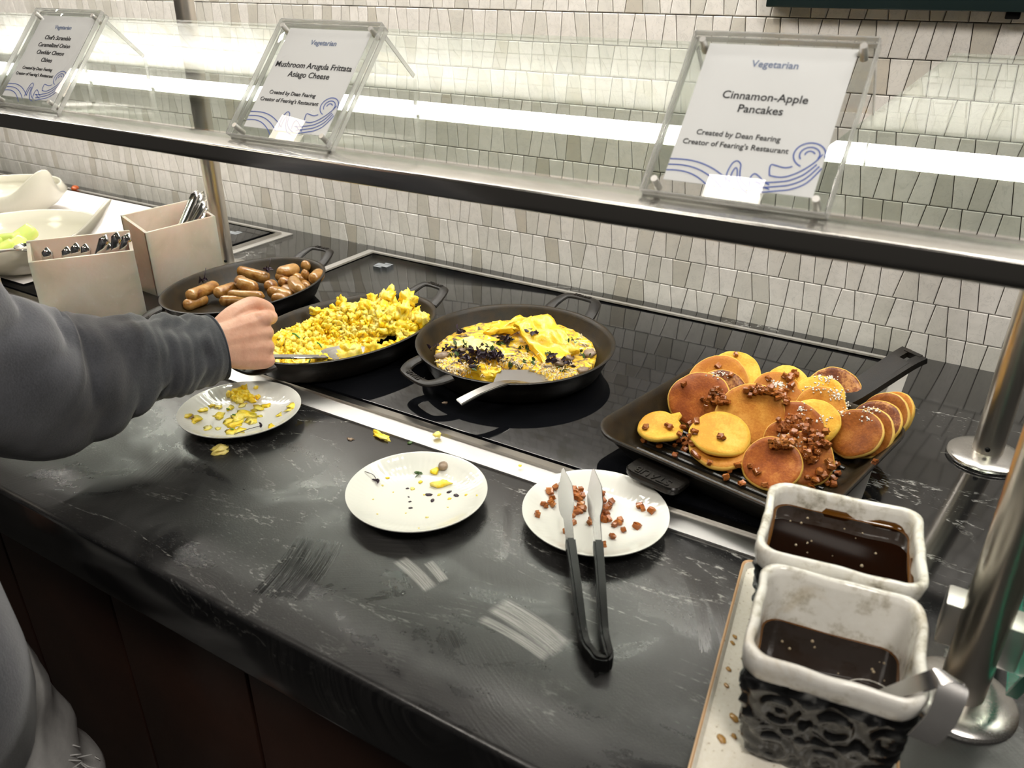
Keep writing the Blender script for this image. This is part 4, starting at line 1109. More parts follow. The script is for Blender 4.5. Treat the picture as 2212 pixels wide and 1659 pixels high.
for px, py in ((1442, 921), (1448, 926), (1395 + 0, 925), (1557, 947), (1477, 832), (1551, 793), (1580, 812), (1518, 865), (1590, 768), (1635, 1022), (1620, 1010), (1660, 820), (1716, 805)):
    p, n = cast(bvp, px, py)
    if p: apple(p, 'single brown apple cube stuck to the face of a pancake', 'single apple cubes on pancake faces', 1.05)
# powdered sugar flecks
SUG = plain('powdered_sugar', (0.85, 0.80, 0.74), 0.6)
bm = NB()
for px, py, sx, sy, n_ in ((1790, 815, 22, 8, 36), (1808, 850, 14, 14, 46), (1830, 870, 8, 16, 20), (1680, 830, 18, 8, 50), (1698, 842, 12, 10, 40), (1760, 835, 20, 10, 26), (1735, 885, 12, 10, 20), (1780, 905, 14, 8, 22), (1880, 885, 18, 8, 26), (1555, 808, 20, 6, 30), (1700, 940, 18, 8, 18), (1715, 960, 18, 8, 18), (1820, 890, 10, 6, 12), (1870, 905, 12, 6, 10)):
    for k in range(n_):
        p, n = cast(bvp, px + random.gauss(0, sx * 0.6), py + random.gauss(0, sy * 0.6))
        if p: lump(bm, p + n * 0.0003, (random.uniform(0.0006, 0.0016),) * 3, 0.5, 1.5, 1)
tag(obj('sugar_dusting', bm, SUG, None, 180), 'white powdered sugar specks dusted over the pancakes', 'sugar', kind='stuff')

# ------------------------------------------------------------------ plates with scraps
FLUTE, nt, b = mat('fluted_porcelain')
b.inputs['Base Color'].default_value = (0.66, 0.66, 0.615, 1); b.inputs['Roughness'].default_value = 0.09; b.inputs['Coat Weight'].default_value = 0.3
tc = nd(nt, 'ShaderNodeTexCoord'); sp = nd(nt, 'ShaderNodeSeparateXYZ'); lk(nt, tc.outputs['Object'], sp.inputs[0])
an = mth(nt, 'ARCTAN2', sp.outputs['Y'], sp.outputs['X']); wv = mth(nt, 'SINE', mth(nt, 'MULTIPLY', an, 64.0))
rr_ = nd(nt, 'ShaderNodeVectorMath', operation='LENGTH'); lk(nt, tc.outputs['Object'], rr_.inputs[0])
msk = ramp(nt, mth(nt, 'MULTIPLY', rr_.outputs['Value'], 10.0), [(0.42, g(0)), (0.60, g(1)), (0.80, g(1)), (0.84, g(0))])
bump(nt, b, mth(nt, 'MULTIPLY', wv, msk), 0.10, 0.0005)
plate_me = None
def plate(c, label):
    global plate_me
    if plate_me is None:
        bm = NB()
        add_lathe(bm, [(0, 0.0028), (0.036, 0.0028), (0.040, 0.0), (0.046, 0.0), (0.048, 0.003), (0.066, 0.0105), (0.0815, 0.0195), (0.0835, 0.0212), (0.0834, 0.0222), (0.0818, 0.0220), (0.072, 0.0155), (0.060, 0.0100), (0.048, 0.0070), (0.030, 0.0058), (0, 0.0055)], 96)
        o = obj('plate', bm, FLUTE, None, 70); plate_me = o.data
    else: o = link('plate', plate_me)
    o.location = c; tag(o, label, 'plate', 'small white plates in front of the warming plate')
    return o
pl1 = plate((-0.836, 0.652, 0.0005), 'small white round plate with egg scraps, by the sleeve')
pl2 = plate((-0.503, 0.621, 0.0005), 'small white round plate with two food bits and dark leaf flecks, in the middle')
pl3 = plate((-0.305, 0.694, 0.0005), 'small white round plate with apple cubes and the tongs')
bpy.context.view_layer.update()
bvpl = bvh_of([pl1, pl2, pl3])
def c1(x, y): return 350 + x / 3.403, 780 + y / 3.403
def c2(x, y): return 700 + x / 2.765, 900 + y / 2.765
random.seed(31)
def scrap(name, px, py, s, m, label, cat, group=None, bv=None, z=0.0, flat=0.5, amp=0.9, sub=2):
    p = None
    if bv: p, _ = cast(bv, px, py)
    if p is None: p = onz(px, py, z)
    bm = NB(); lump(bm, (0, 0, 0), (s[0], s[1], s[1] * flat), amp, 1.7, sub, Matrix.Identity(3)); o = obj(name, bm, m, None, 180)
    o.location = p + Vector((0, 0, s[1] * flat * 0.55)); o.rotation_euler = (0, 0, random.uniform(0, 3))
    return tag(o, label, cat, group)
# the main egg clump: several curds in one piece
bm = NB()
pc, _ = cast(bvpl, *c1(610, 270))
for k in range(34):
    q, _ = cast(bvpl, *c1(random.gauss(615, 52), random.gauss(268, 26)))
    if q: s = random.uniform(0.003, 0.0065); lump(bm, q - pc + Vector((0, 0, s * 0.6)), (s, s, s * 0.7), 0.8, 1.5, 2)
o = obj('egg_clump', bm, EGG, None, 180); o.location = pc; tag(o, 'largest clump of yellow scrambled egg on the left plate', 'egg scrap')
for x, y, s in ((290, 360, .005), (365, 325, .004), (415, 335, .0045), (420, 400, .0055), (500, 345, .004), (565, 415, .0085), (620, 385, .008), (660, 440, .006), (540, 465, .008), (500, 440, .006), (700, 350, .006), (760, 330, .005), (965, 330, .006), (945, 355, .004), (865, 395, .004), (810, 480, .004), (330, 495, .005), (415, 495, .003), (240, 435, .006), (180, 405, .004), (510, 520, .006), (560, 512, .006), (720, 405, .003), (600, 320, .004)):
    scrap('egg_scrap', *c1(x, y), (s * 1.6, s * 1.2), EGG, 'small smear of yellow scrambled egg on the left plate', 'egg scrap', 'egg scraps on the left plate', bvpl, 0, 0.20, 1.2)
scrap('mushroom_piece', *c1(215, 408), (0.006, 0.004), MUSH, 'purple-brown scrap on an egg smear at the left rim of the left plate', 'scrap', None, bvpl)
def sprig(px0, py0, px1, py1, bv, label, m=LEAF):
    a, _ = cast(bv, px0, py0); b_, _ = cast(bv, px1, py1)
    if not (a and b_): return
    bm = NB(); add_tube(bm, smooth([Vector((0, 0, 0.001)), (b_ - a) / 2 + Vector((0.002, 0.002, 0.003)), b_ - a + Vector((0, 0, 0.002))], 4), 0.0005, 5); leaf_clump(bm, b_ - a + Vector((0, 0, 0.002)), 4, 0.0016, 0.0042)
    o = obj('herb_sprig', bm, m, None, 180); o.location = a; tag(o, label, 'garnish')
sprig(*c1(530, 540), *c1(730, 482), bvpl, 'dark purple sprig with a thin stem on the left plate')
sprig(*c2(245, 330), *c2(318, 388), bvpl, 'dark sprig with a curved thin stem at the left of the middle plate')
sprig(*c2(710, 205), *c2(722, 240), bvpl, 'grey-green thyme sprig on the rear rim of the middle plate', LEAFG)
sprig(*c2(545, 365), *c2(568, 340), bvpl, 'dark green leaf standing beside the mushroom on the middle plate', LEAFG)
for x, y in ((483, 365), (527, 408), (512, 515)):
    p, _ = cast(bvpl, *c1(x, y))
    if p: stick('chive', p + Vector((-0.002, 0.001, 0.003)), p + Vector((0.003, 0.0015, 0.0035)), 0.001, CHIVE, 'short chive piece among the egg on the left plate', 'herb', 'chives on the left plate')
scrap('mushroom_piece', *c2(715, 300), (0.0085, 0.0065), MUSH, 'brown mushroom cap with egg on the middle plate', 'mushroom', None, bvpl, 0, 0.65, 0.35)
scrap('egg_scrap', *c2(665, 325), (0.0068, 0.005), EGG, 'yellow egg stuck to the mushroom cap on the middle plate', 'egg scrap', None, bvpl)
scrap('egg_scrap', *c2(698, 408), (0.0120, 0.0062), EGG, 'oblong yellow egg piece on the middle plate', 'egg scrap', None, bvpl, 0, 0.7, 0.5).rotation_euler = (0, 0, 0.75)
for x, y, s in ((500, 428, .0022), (507, 478, .0016), (514, 507, .002), (520, 545, .0022), (627, 466, .0036), (748, 450, .003), (790, 470, .0036), (650, 500, .0032)):
    scrap('leaf_fleck', *c2(x, y), (s * 1.3, s * 0.8), LEAF, 'tiny dark leaf fleck on the middle plate', 'garnish', 'leaf flecks on the middle plate', bvpl, 0, 0.4, 0.5, 1)
for x, y, s in ((380, 365, .003), (530, 430, .004), (575, 390, .004), (600, 465, .002), (690, 465, .003), (750, 490, .003), (850, 465, .0025), (915, 470, .0022), (618, 600, .0024), (350, 410, .002), (295, 492, .0014), (320, 580, .0014), (740, 540, .0014), (490, 575, .0014), (568, 665, .0014), (415, 450, .0014)):
    scrap('egg_crumb', *c2(x, y), (s, s * 0.8), EGG, 'tiny yellow egg crumb on the middle plate', 'egg scrap', 'egg crumbs on the middle plate', bvpl, 0, 0.3, 0.5, 1)
# scraps on the worktop and the steel trim
scrap('egg_scrap', 479, 975, (0.0105, 0.0085), m_food('pale_egg', [(0.3, (0.78, 0.60, 0.12)), (0.7, (0.85, 0.72, 0.28))], 60, 0.35, 0.15), 'pale egg curd on the worktop in front of the left plate', 'egg scrap', None, None, 0, 0.6, 0.9, 3)
o = scrap('egg_scrap', 823, 944, (0.0170, 0.0048), EGG, 'long yellow egg strip on the worktop by the steel trim', 'egg scrap', None, None, 0, 0.8, 0.7, 3); o.rotation_euler = (0, 0, -0.15)
scrap('egg_scrap', 945, 941, (0.0058, 0.005), EGG, 'yellow egg crumb lying on the bright steel trim', 'egg scrap', None, None, 0.0072, 0.8, 0.6)
scrap('egg_crumb', 1124, 1006, (0.0026, 0.002), EGG, 'tiny yellow crumb on the steel trim near the tongs', 'egg scrap', None, None, 0.0072)
scrap('mushroom_piece', 757, 949, (0.0045, 0.003), MUSH, 'small dark brown scrap on the worktop left of the egg strip', 'scrap')
scrap('leaf_fleck', 890, 955, (0.0055, 0.003), LEAFG, 'dark green herb scrap at the edge of the steel trim', 'garnish')
scrap('mushroom_piece', 963, 870, (0.004, 0.003), MUSH, 'small tan crumb on the glass in front of the round skillet', 'scrap', None, None, GZ)
scrap('tomato_piece', 163, 408, (0.016, 0.010), plain('red_tomato', (0.45, 0.09, 0.02), 0.2), 'small red-orange tomato piece on the trim by the wall at the far left', 'tomato', None, None, 0.0072, 0.7, 0.3)

# apple cubes on the third plate
APX = [(1350, 455), (1365, 495), (1370, 535), (1310, 530), (1325, 540), (1470, 440), (1495, 440), (1535, 445), (1490, 480), (1520, 470), (1545, 480), (1530, 505), (1475, 510), (1530, 540), (1525, 570), (1490, 560), (1480, 600), (1490, 640), (1500, 455), (1455, 470), (1660, 470), (1670, 510), (1690, 560), (1655, 580), (1690, 590), (1720, 515), (1680, 620), (1650, 610), (1640, 460), (1665, 545), (1700, 545), (1645, 505), (1385, 430), (1420, 410), (1590, 640), (1600, 620), (1445, 690), (1355, 515), (1540, 530), (1515, 490), (1505, 580), (1545, 560), (1660, 620), (1700, 620)]
for x, y in APX:
    p, _ = cast(bvpl, *c2(x, y))
    if p: apple(p, 'brown stewed apple cube heaped around the tongs on the right plate', 'apple cubes heaped on the right plate', 0.95, 0.003)
for x, y in ((1885, 540), (1905, 555), (1955, 570), (1760, 645), (1735, 655), (1790, 685), (1870, 660), (1725, 725), (1670, 772), (1275, 592), (1770, 625)):
    p, _ = cast(bvpl, *c2(x, y))
    if p: apple(p, 'brown apple cube scattered apart from the heap on the right plate', 'scattered apple cubes on the right plate', 0.95, 0.003)

# ------------------------------------------------------------------ tongs
BLADE = m_steel('tong_steel', 0.24, (0.42, 0.41, 0.40), (6, 6, 6), 0.0)
t = thing('tongs', 'steel serving tongs with black coated handles lying on the right plate', 'tongs', onz(1285, 1420, 0.0))
L0 = t.location.copy()
def arm_path(tip, mid, end): return [Vector(tip), Vector(mid), Vector(end)]
E0 = onz(1288, 1428, 0.012)
tipL, tipR = onz(1217, 1012, 0.052), onz(1282, 1014, 0.052)
jL, jR = onz(1232, 1168, 0.036), onz(1292, 1172, 0.036)
eL, eR = onz(1262, 1385, 0.013), onz(1306, 1375, 0.013)
for (tip, j) in ((tipL, jL), (tipR, jR)):
    d = (j - tip); n = 14; V, F = [], []
    side = d.normalized().cross(Vector((0, 0, 1))).normalized()
    path, wd = [], []
    for k in range(n):
        s = k / (n - 1)
        path.append(tip + d * s - L0)
        wd.append(0.003 + 0.017 * min(1, s / 0.30) if s < 0.58 else 0.020 - 0.010 * min(1, (s - 0.58) / 0.12))
    bm = NB(); tw = [Vector((0.66, 0.40, 0.64)).normalized() for k in range(n)]
    add_bar(bm, path, 0.0014, wd, tw); obj('blade', bm, BLADE, t)
w_end = eR - eL
bend = [jL, jL.lerp(eL, 0.5), eL]
tailp = [E0 + Vector((-0.006, 0.004, 0)), E0 + Vector((0.0015, -0.001, 0)), E0 + Vector((0.010, 0.006, 0))]
path = smooth([jL - L0, jL.lerp(eL, 0.5) - L0, eL - L0] + [p - L0 for p in tailp] + [eR - L0, jR.lerp(eR, 0.5) - L0, jR - L0], 6)
n = len(path)
bm = NB(); add_bar(bm, path, [0.0105 - 0.003 * math.sin(PI * i / (n - 1)) for i in range(n)], [0.014 + 0.005 * math.sin(PI * i / (n - 1)) for i in range(n)]); bmesh.ops.bevel(bm, geom=bm.edges, offset=0.0022, segments=2, affect='EDGES'); obj('coated_handle', bm, BLACKP, t)

# ------------------------------------------------------------------ tray, syrup pitchers, ladle
ta = math.radians(8.0)
TO = Vector((-0.137, 0.708, 0.0))         # rear left corner of the tray
def tl(u, v, z): return Vector((TO.x + u * math.cos(ta) + v * math.sin(ta), TO.y + u * math.sin(ta) - v * math.cos(ta), z))
SPECK = m_food('speckled_cream', [(0.30, (0.30, 0.22, 0.13)), (0.36, (0.72, 0.67, 0.57)), (0.7, (0.78, 0.74, 0.66))], 240, 0.25, bs=0.05)
t = thing('tray', 'cream speckled rectangular ceramic tray with a tan rim under the pitchers', 'tray', tl(0.075, 0.15, 0), ta)
bm = NB(); w, h = 0.150, 0.300
loft(bm, [[(x, y, z) for x, y in rrect(w * 1 - i, h - i, 0.010, 4)] for i, z in ((0.02, 0.0), (0.008, 0.001), (0.0, 0.012), (0.0005, 0.0135), (0.004, 0.0138), (0.010, 0.0095), (0.022, 0.0080))]); obj('dish', bm, SPECK, t)
bm = NB(); loft(bm, [[(x, y, z) for x, y in rrect(w + 0.0016 - i, h + 0.0016 - i, 0.010, 4)] for i, z in ((0.0, 0.0115), (0.0, 0.0140), (0.0030, 0.0145), (0.0052, 0.0138))], False, False); obj('tan_rim', bm, plain('tan_glaze', (0.46, 0.27, 0.13), 0.3), t)
DRIP = plain('syrup_drip', (0.42, 0.23, 0.06), 0.12, 0.0, 0.5, Alpha=0.85)
for i, (px, py) in enumerate(((1588, 1375), (1583, 1388), (1570, 1480), (1587, 1550), (1560, 1596), (1587, 1590), (1575, 1445))):
    bm = NB(); s = (0.0032, 0.0052)[i in (3, 4)]; lump(bm, (0, 0, 0), (s, s * 0.6, 0.0008), 0.3, 1.5, 2, Matrix.Identity(3)); o = obj('syrup_drip', bm, DRIP, None, 180); o.location = onz(px, py, 0.0088); o.rotation_euler = (0, 0, -0.7)
    tag(o, 'dried drop of amber syrup on the cream tray', 'syrup drop', 'syrup drops on the tray')

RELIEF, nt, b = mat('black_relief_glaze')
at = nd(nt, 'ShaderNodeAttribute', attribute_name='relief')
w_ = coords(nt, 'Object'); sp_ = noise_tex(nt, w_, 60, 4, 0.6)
c = ramp(nt, mth(nt, 'ADD', at.outputs['Fac'], mth(nt, 'MULTIPLY', mth(nt, 'SUBTRACT', sp_, 0.5), 0.35)), [(0.25, (0.003, 0.003, 0.003)), (0.62, (0.014, 0.0145, 0.015)), (0.95, (0.10, 0.10, 0.096))])  # highlights of the scrolls put into the colour: raised parts greyer, hollows blacker
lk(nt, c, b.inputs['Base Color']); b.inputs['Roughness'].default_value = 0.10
WGL, nt, b = mat('worn_white_glaze')
w_ = coords(nt, 'World'); n1 = noise_tex(nt, w_, 40, 5, 0.65); n2 = noise_tex(nt, w_, 18, 4, 0.6, 0.8)
c = ramp(nt, n1, [(0.30, (0.20, 0.175, 0.13)), (0.41, (0.58, 0.55, 0.48)), (0.50, (0.78, 0.76, 0.71)), (0.75, (0.85, 0.84, 0.80))])
c = mixc(nt, ramp(nt, n2, [(0.55, g(0)), (0.72, g(0.5))]), c, (0.46, 0.36, 0.20))
lk(nt, c, b.inputs['Base Color']); b.inputs['Roughness'].default_value = 0.15; b.inputs['Coat Weight'].default_value = 0.3
bump(nt, b, n1, 0.25, 0.002)
SYR, nt, b = mat('maple_syrup')
b.inputs['Base Color'].default_value = (0.0065, 0.0018, 0.0005, 1); b.inputs['Roughness'].default_value = 0.02; b.inputs['Specular IOR Level'].default_value = 0.32
SYR_RIM = plain('syrup_film', (0.10, 0.038, 0.004), 0.08)

def relief_h(s, z, k):
    """scrolls in relief: s along the wall, z up"""
    q = Vector((s * 26, z * 26, k * 7.3))
    wx = s * 150 + 5.0 * noise.noise(q) + 3 * noise.noise(q * 2.1)
    wy = z * 150 + 5.0 * noise.noise(q + Vector((31, 7, 2))) + 3 * noise.noise(q * 2.1 + Vector((3, 9, 1)))
    v = 0.5 + 0.5 * math.sin(wx) * math.sin(wy + 1.2 * math.sin(wx * 0.5))
    r_ = math.hypot((s * 24) % 1 - 0.5, (z * 24) % 1 - 0.5)
    v2 = 0.5 + 0.5 * math.cos(r_ * 22)
    return min(1, max(0, 0.55 * v + 0.55 * v2 - 0.1))
def pitcher(label, u, v, wx, dy, h, level, seed, taper=0.82):
    t = thing('syrup_pitcher', label, 'pitcher', tl(u + wx / 2, v + dy / 2, 0.0083), ta)
    def outline(sc, r, n=14):
        """dense rounded rectangle"""
        base = rrect(wx * sc, dy * sc, r, 5); out = []
        for i in range(len(base)):
            a, b_ = Vector(base[i]), Vector(base[(i + 1) % len(base)]); m_ = max(1, int((b_ - a).length / 0.0032))
            for k in range(m_): out.append(a.lerp(b_, k / m_))
        return out
    ref = outline(1.0, 0.017)
    NN = len(ref)
    def ring(sc, z, inset=0.0, rel=None, wob=0.0):
        pts = []
        acc = 0.0
        for i, p in enumerate(ref):
            q = p * sc; d = q.normalized()
            nrm_ = Vector((d.x, d.y))
            e = -inset
            if i: acc += (ref[i] - ref[i - 1]).length
            rv = 0.0
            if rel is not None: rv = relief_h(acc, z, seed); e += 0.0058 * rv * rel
            e += wob * noise.noise(Vector((q.x * 40 + seed, q.y * 40, z * 30)))
            pts.append(((q.x + nrm_.x * e, q.y + nrm_.y * e, z + wob * 0.7 * noise.noise(Vector((q.x * 30, q.y * 30, seed)))), rv))
        return pts
    # outside with relief
    rings = []; zs = [0.0] + [h * (0.02 + 0.80 * k / 34) for k in range(35)]
    for k, z in enumerate(zs):
        s = z / h; sc = taper + (1 - taper) * min(1, s * 1.05) ** 0.8
        edge = min(1, k / 3, (len(zs) - 1 - k) / 3)
        rings.append(ring(sc - 0.035, z, 0.0, edge))
    bm = NB(); R = loft(bm, [[p for p, _ in r_] for r_ in rings], True, False)
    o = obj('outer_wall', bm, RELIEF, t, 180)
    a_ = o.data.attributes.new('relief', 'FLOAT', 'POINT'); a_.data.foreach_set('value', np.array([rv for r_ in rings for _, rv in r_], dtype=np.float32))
    # white glazed rim and inside
    L = []
    for sc, z, ins in ((0.955, h * 0.80, 0), (0.985, h * 0.85, 0), (1.0, h * 0.92, 0), (1.005, h * 0.97, 0), (0.998, h * 0.992, 0.0006), (0.988, h * 1.0, 0.0012), (0.970, h * 0.998, 0.0028), (0.955, h * 0.985, 0.0040), (0.948, h * 0.93, 0.0045), (0.940, h * 0.75, 0.0048), (0.91, h * 0.45, 0.0050), (0.86, h * 0.15, 0.0050), (0.76, h * 0.10, 0.0050)):
        L.append([p for p, _ in ring(sc, z, ins, None, 0.0022 if z > h * 0.7 else 0.0008)])
    bm = NB(); loft(bm, L, False, True); obj('glazed_rim', bm, WGL, t, 180)
    # the syrup and a thin amber film where it wets the wall
    s = level / h; sc = (0.943 if s > 0.7 else 0.915 + (s - 0.45) * 0.1)
    bm = NB()
    inner = [p for p, _ in ring(sc, level, 0.0046)]
    men = [(x * 1.012, y * 1.012, z + 0.0050) for x, y, z in inner]; mid_ = [(x * 0.955, y * 0.955, level) for x, y, z in inner]
    loft(bm, [men, inner, mid_], False, False); obj('syrup_film', bm, SYR_RIM, t, 180)
    bm = NB(); loft(bm, [mid_, [(x * 0.9, y * 0.9, level) for x, y, z in mid_], [(x * 0.001, y * 0.001, level) for x, y, z in mid_]], False, True)
    sy = obj('syrup', bm, SYR, t, 180)
    bm = NB(); rb = random.Random(seed)
    for k in range(16):
        x, y = rb.uniform(-0.34, 0.34) * wx, rb.uniform(-0.3, 0.3) * dy
        bmesh.ops.create_uvsphere(bm, u_segments=8, v_segments=5, radius=rb.uniform(0.0005, 0.0016), matrix=Matrix.Translation((x, y, level)))
    tag(obj('bubble', bm, plain('bubble', (0.30, 0.24, 0.16), 0.05), t), kind='stuff')
    return t
pit_b = pitcher('white rimmed relief pitcher of syrup at the back of the tray, beside the pancakes', 0.013, 0.004, 0.138, 0.119, 0.112, 0.092, 1)
pit_f = pitcher('white rimmed black relief pitcher of syrup with a ladle, at the front of the tray', 0.022, 0.134, 0.127, 0.118, 0.112, 0.060, 2)

t = thing('ladle', 'wide flat steel ladle hooked over the rim of the front pitcher', 'ladle', onz(2000, 1490, 0.12))
L0 = t.location.copy()
EA = [(1888, 1496, 0.098), (1955, 1470, 0.118), (2006, 1449, 0.138), (2024, 1444, 0.1425), (2035, 1453, 0.1415), (2024, 1490, 0.134), (2000, 1545, 0.120), (1960, 1588, 0.108)]
EB = [(1896, 1524, 0.096), (1955, 1506, 0.115), (2018, 1488, 0.133), (2058, 1474, 0.140), (2090, 1486, 0.1395), (2088, 1517, 0.132), (2062, 1572, 0.118), (2022, 1612, 0.106)]
pa_ = smooth([onz(*q) - L0 for q in EA], 6); pb2 = smooth([onz(*q) - L0 for q in EB], 6); n = len(pa_)
V, F = [], []
for i in range(n):
    A, B = Vector(pa_[i]), Vector(pb2[i]); i0, i1 = max(i - 1, 0), min(i + 1, n - 1)
    tdir = (Vector(pa_[i1]) + Vector(pb2[i1]) - Vector(pa_[i0]) - Vector(pb2[i0])).normalized(); nn = tdir.cross((B - A).normalized()).normalized() * 0.0010
    V += [A - nn, B - nn, B + nn, A + nn]
for i in range(n - 1):
    for k in range(4): F.append((4 * i + k, 4 * i + (k + 1) % 4, 4 * i + 4 + (k + 1) % 4, 4 * i + 4 + k))
F += [(3, 2, 1, 0), (4 * n - 4, 4 * n - 3, 4 * n - 2, 4 * n - 1)]
pyobj('handle', V, F, m_steel('ladle_steel', 0.24, (0.50, 0.49, 0.48), (4, 4, 4), 0.02), t, 60)
bm = NB(); add_lathe(bm, [(0, -0.016), (0.012, -0.014), (0.020, -0.006), (0.022, 0.003), (0.021, 0.003), (0.019, -0.005), (0.011, -0.0125), (0, -0.0145)], 28)
bm.transform(Matrix.Translation(onz(1880, 1520, 0.066) - L0)); obj('bowl', bm, CHROME, t)
bm = NB(); add_bar(bm, [onz(1886, 1522, 0.068) - L0, onz(1888, 1516, 0.098) - L0], 0.010, 0.0022, (1, 0, 0)); obj('neck', bm, CHROME, t)

# ------------------------------------------------------------------ cutlery boxes
FROST, nt, b = mat('frosted_resin')
w_ = coords(nt, 'World'); n1 = noise_tex(nt, w_, 14, 4, 0.6, 0.5); n2 = noise_tex(nt, w_, 90, 4, 0.6)
c = ramp(nt, n1, [(0.3, (0.60, 0.54, 0.43)), (0.5, (0.72, 0.63, 0.52)), (0.72, (0.78, 0.69, 0.60))])
c = mixc(nt, ramp(nt, n2, [(0.60, g(0)), (0.74, g(0.35))]), c, (0.85, 0.82, 0.79))
lk(nt, c, b.inputs['Base Color']); b.inputs['Roughness'].default_value = 0.32
b.inputs['Transmission Weight'].default_value = 0.35
b.inputs['Subsurface Weight'].default_value = 0.3; b.inputs['Subsurface Scale'].default_value = 0.03
bump(nt, b, n2, 0.15, 0.002)
def cut_box(label, A, B, dep, hf, hb, th=0.006):
    """box whose front runs from A to B (x, y); it is open on top and its rear wall is taller"""
    A, B = Vector((*A, 0)), Vector((*B, 0)); ex = (B - A).normalized(); ey = Vector((-ex.y, ex.x, 0)); L = (B - A).length
    t = thing('cutlery_box', label, 'cutlery box', (A + B) / 2, math.atan2(ex.y, ex.x))
    bm = NB()
    add_box(bm, (0, th / 2, hf / 2), (L, th, hf), 0.0018); add_box(bm, (0, dep - th / 2, hb / 2), (L, th, hb), 0.0018)
    add_box(bm, (0, dep / 2, 0.004), (L - 0.002, dep - 0.002, 0.008))
    for s in (-1, 1):
        x = s * (L / 2 - th / 2)
        vs = [bm.verts.new((x + sx * th / 2, y, z)) for sx in (-1, 1) for y, z in ((0.001, 0), (dep - 0.001, 0), (dep - 0.001, hb - 0.001), (0.001, hf - 0.001))]
        for q in ((0, 1, 2, 3), (7, 6, 5, 4), (0, 4, 5, 1), (1, 5, 6, 2), (2, 6, 7, 3), (3, 7, 4, 0)): bm.faces.new([vs[k] for k in q])
    obj('shell', bm, FROST, t)
    return t, ex, ey
b1, ex1, ey1 = cut_box('low frosted cream cutlery box in front, beside the melon bowl', (-1.375, 0.696), (-1.285, 0.834), 0.052, 0.128, 0.152)
b2, ex2, ey2 = cut_box('taller frosted cream cutlery box behind, left of the sausages', (-1.362, 0.915), (-1.349, 1.070), 0.078, 0.128, 0.150)
def cutlery(top, bottom, label, group, w=0.0105):
    t_, b_ = Vector(top), Vector(bottom); d = (t_ - b_); L = d.length; d.normalize()
    face = (CPOS - t_).normalized(); face = (face - d * face.dot(d)).normalized()
    bm = NB(); n = 16; pts, wd = [], []
    for k in range(n):
        s = k / (n - 1); pts.append(b_ - t_ + (t_ - b_) * s + face * (0.004 * math.sin(PI * s)))
        e = (1 - s) * L
        wd.append(max(0.0010, (w * (0.62 + 0.38 * s)) * 0.5 * (math.sqrt(max(0.0, 1 - (1 - e / 0.006) ** 2)) if e < 0.006 else 1)))
    add_tube(bm, pts, wd, 12, face, True, 0.34)
    o = obj('cutlery', bm, CHROME, None, 180); o.location = t_
    return tag(o, label, 'cutlery', group)
C1 = [((101, 533), (112, 620), 'leftmost handle standing alone in the low cutlery box'), ((145, 531), (150, 620), 'second handle from the left in the low cutlery box'), ((165, 523), (166, 620), 'tallest of the three middle handles in the low cutlery box'), ((185, 525), (186, 620), 'fourth handle from the left in the low cutlery box'),
      ((230, 506), (200, 600), 'leaning handle left in the right cluster of the low cutlery box'), ((238, 522), (206, 600), 'short leaning handle in the right cluster of the low cutlery box'), ((254, 500), (243, 600), 'upright handle rearmost in the right cluster of the low cutlery box'), ((252, 527), (225, 600), 'lowest leaning handle in the right cluster of the low cutlery box'), ((280, 503), (236, 600), 'rightmost leaning handle of the low cutlery box')]
mid1 = (b1.location + Vector((0, 0, 0)) + ey1 * 0.026)
for (pt, pb_, lab) in C1:
    # points on the middle plane of the box
    def onplane(px, py):
        d = ray(px, py); n_ = ey1; k = (mid1 - CPOS).dot(n_) / d.dot(n_); return CPOS + d * k
    tp, bt = onplane(*pt), onplane(*pb_)
    bt = tp + (bt - tp) * ((tp.z - 0.012) / max(1e-4, (tp.z - bt.z)))
    cutlery(tp, bt, 'polished steel cutlery: ' + lab, 'cutlery in the low box', 0.0185)
mid2 = b2.location + ey2 * 0.040
C2 = [((428, 408), (345, 545)), ((440, 412), (356, 545)), ((436, 424), (352, 550)), ((447, 430), (366, 550)), ((443, 440), (362, 555)), ((455, 447), (384, 560)), ((447, 452), (372, 560)), ((470, 444), (404, 560)), ((468, 455), (398, 565))]
C2L = ['leftmost and highest handle', 'second highest handle', 'low left handle', 'third highest handle', 'middle handle', 'handle right of the middle', 'lowest left handle', 'rightmost handle', 'lowest right handle']
for i, (pt, pb_) in enumerate(C2):
    off = ey2 * (0.016 * ((i % 3) - 1))
    def onplane(px, py):
        d = ray(px, py); n_ = ey2; k = (mid2 + off - CPOS).dot(n_) / d.dot(n_); return CPOS + d * k
    tp, bt = onplane(*pt), onplane(*pb_)
    bt = tp + (bt - tp) * ((tp.z - 0.014) / max(1e-4, (tp.z - bt.z)))
    # keep the lower end inside the box
    q = (bt - b2.location).dot(ex2)
    if q < -0.066: bt += ex2 * (-0.066 - q)
    cutlery(tp, bt, 'steel cutlery: ' + C2L[i] + ' of the leaning bundle in the taller box', 'cutlery bundle in the taller box', 0.0165)
# sliver of a third box at the very left edge
b3, _, _ = cut_box('edge of another frosted box at the far left edge, half hidden by the sleeve', (-1.62, 0.60), (-1.475, 0.655), 0.05, 0.095, 0.11)

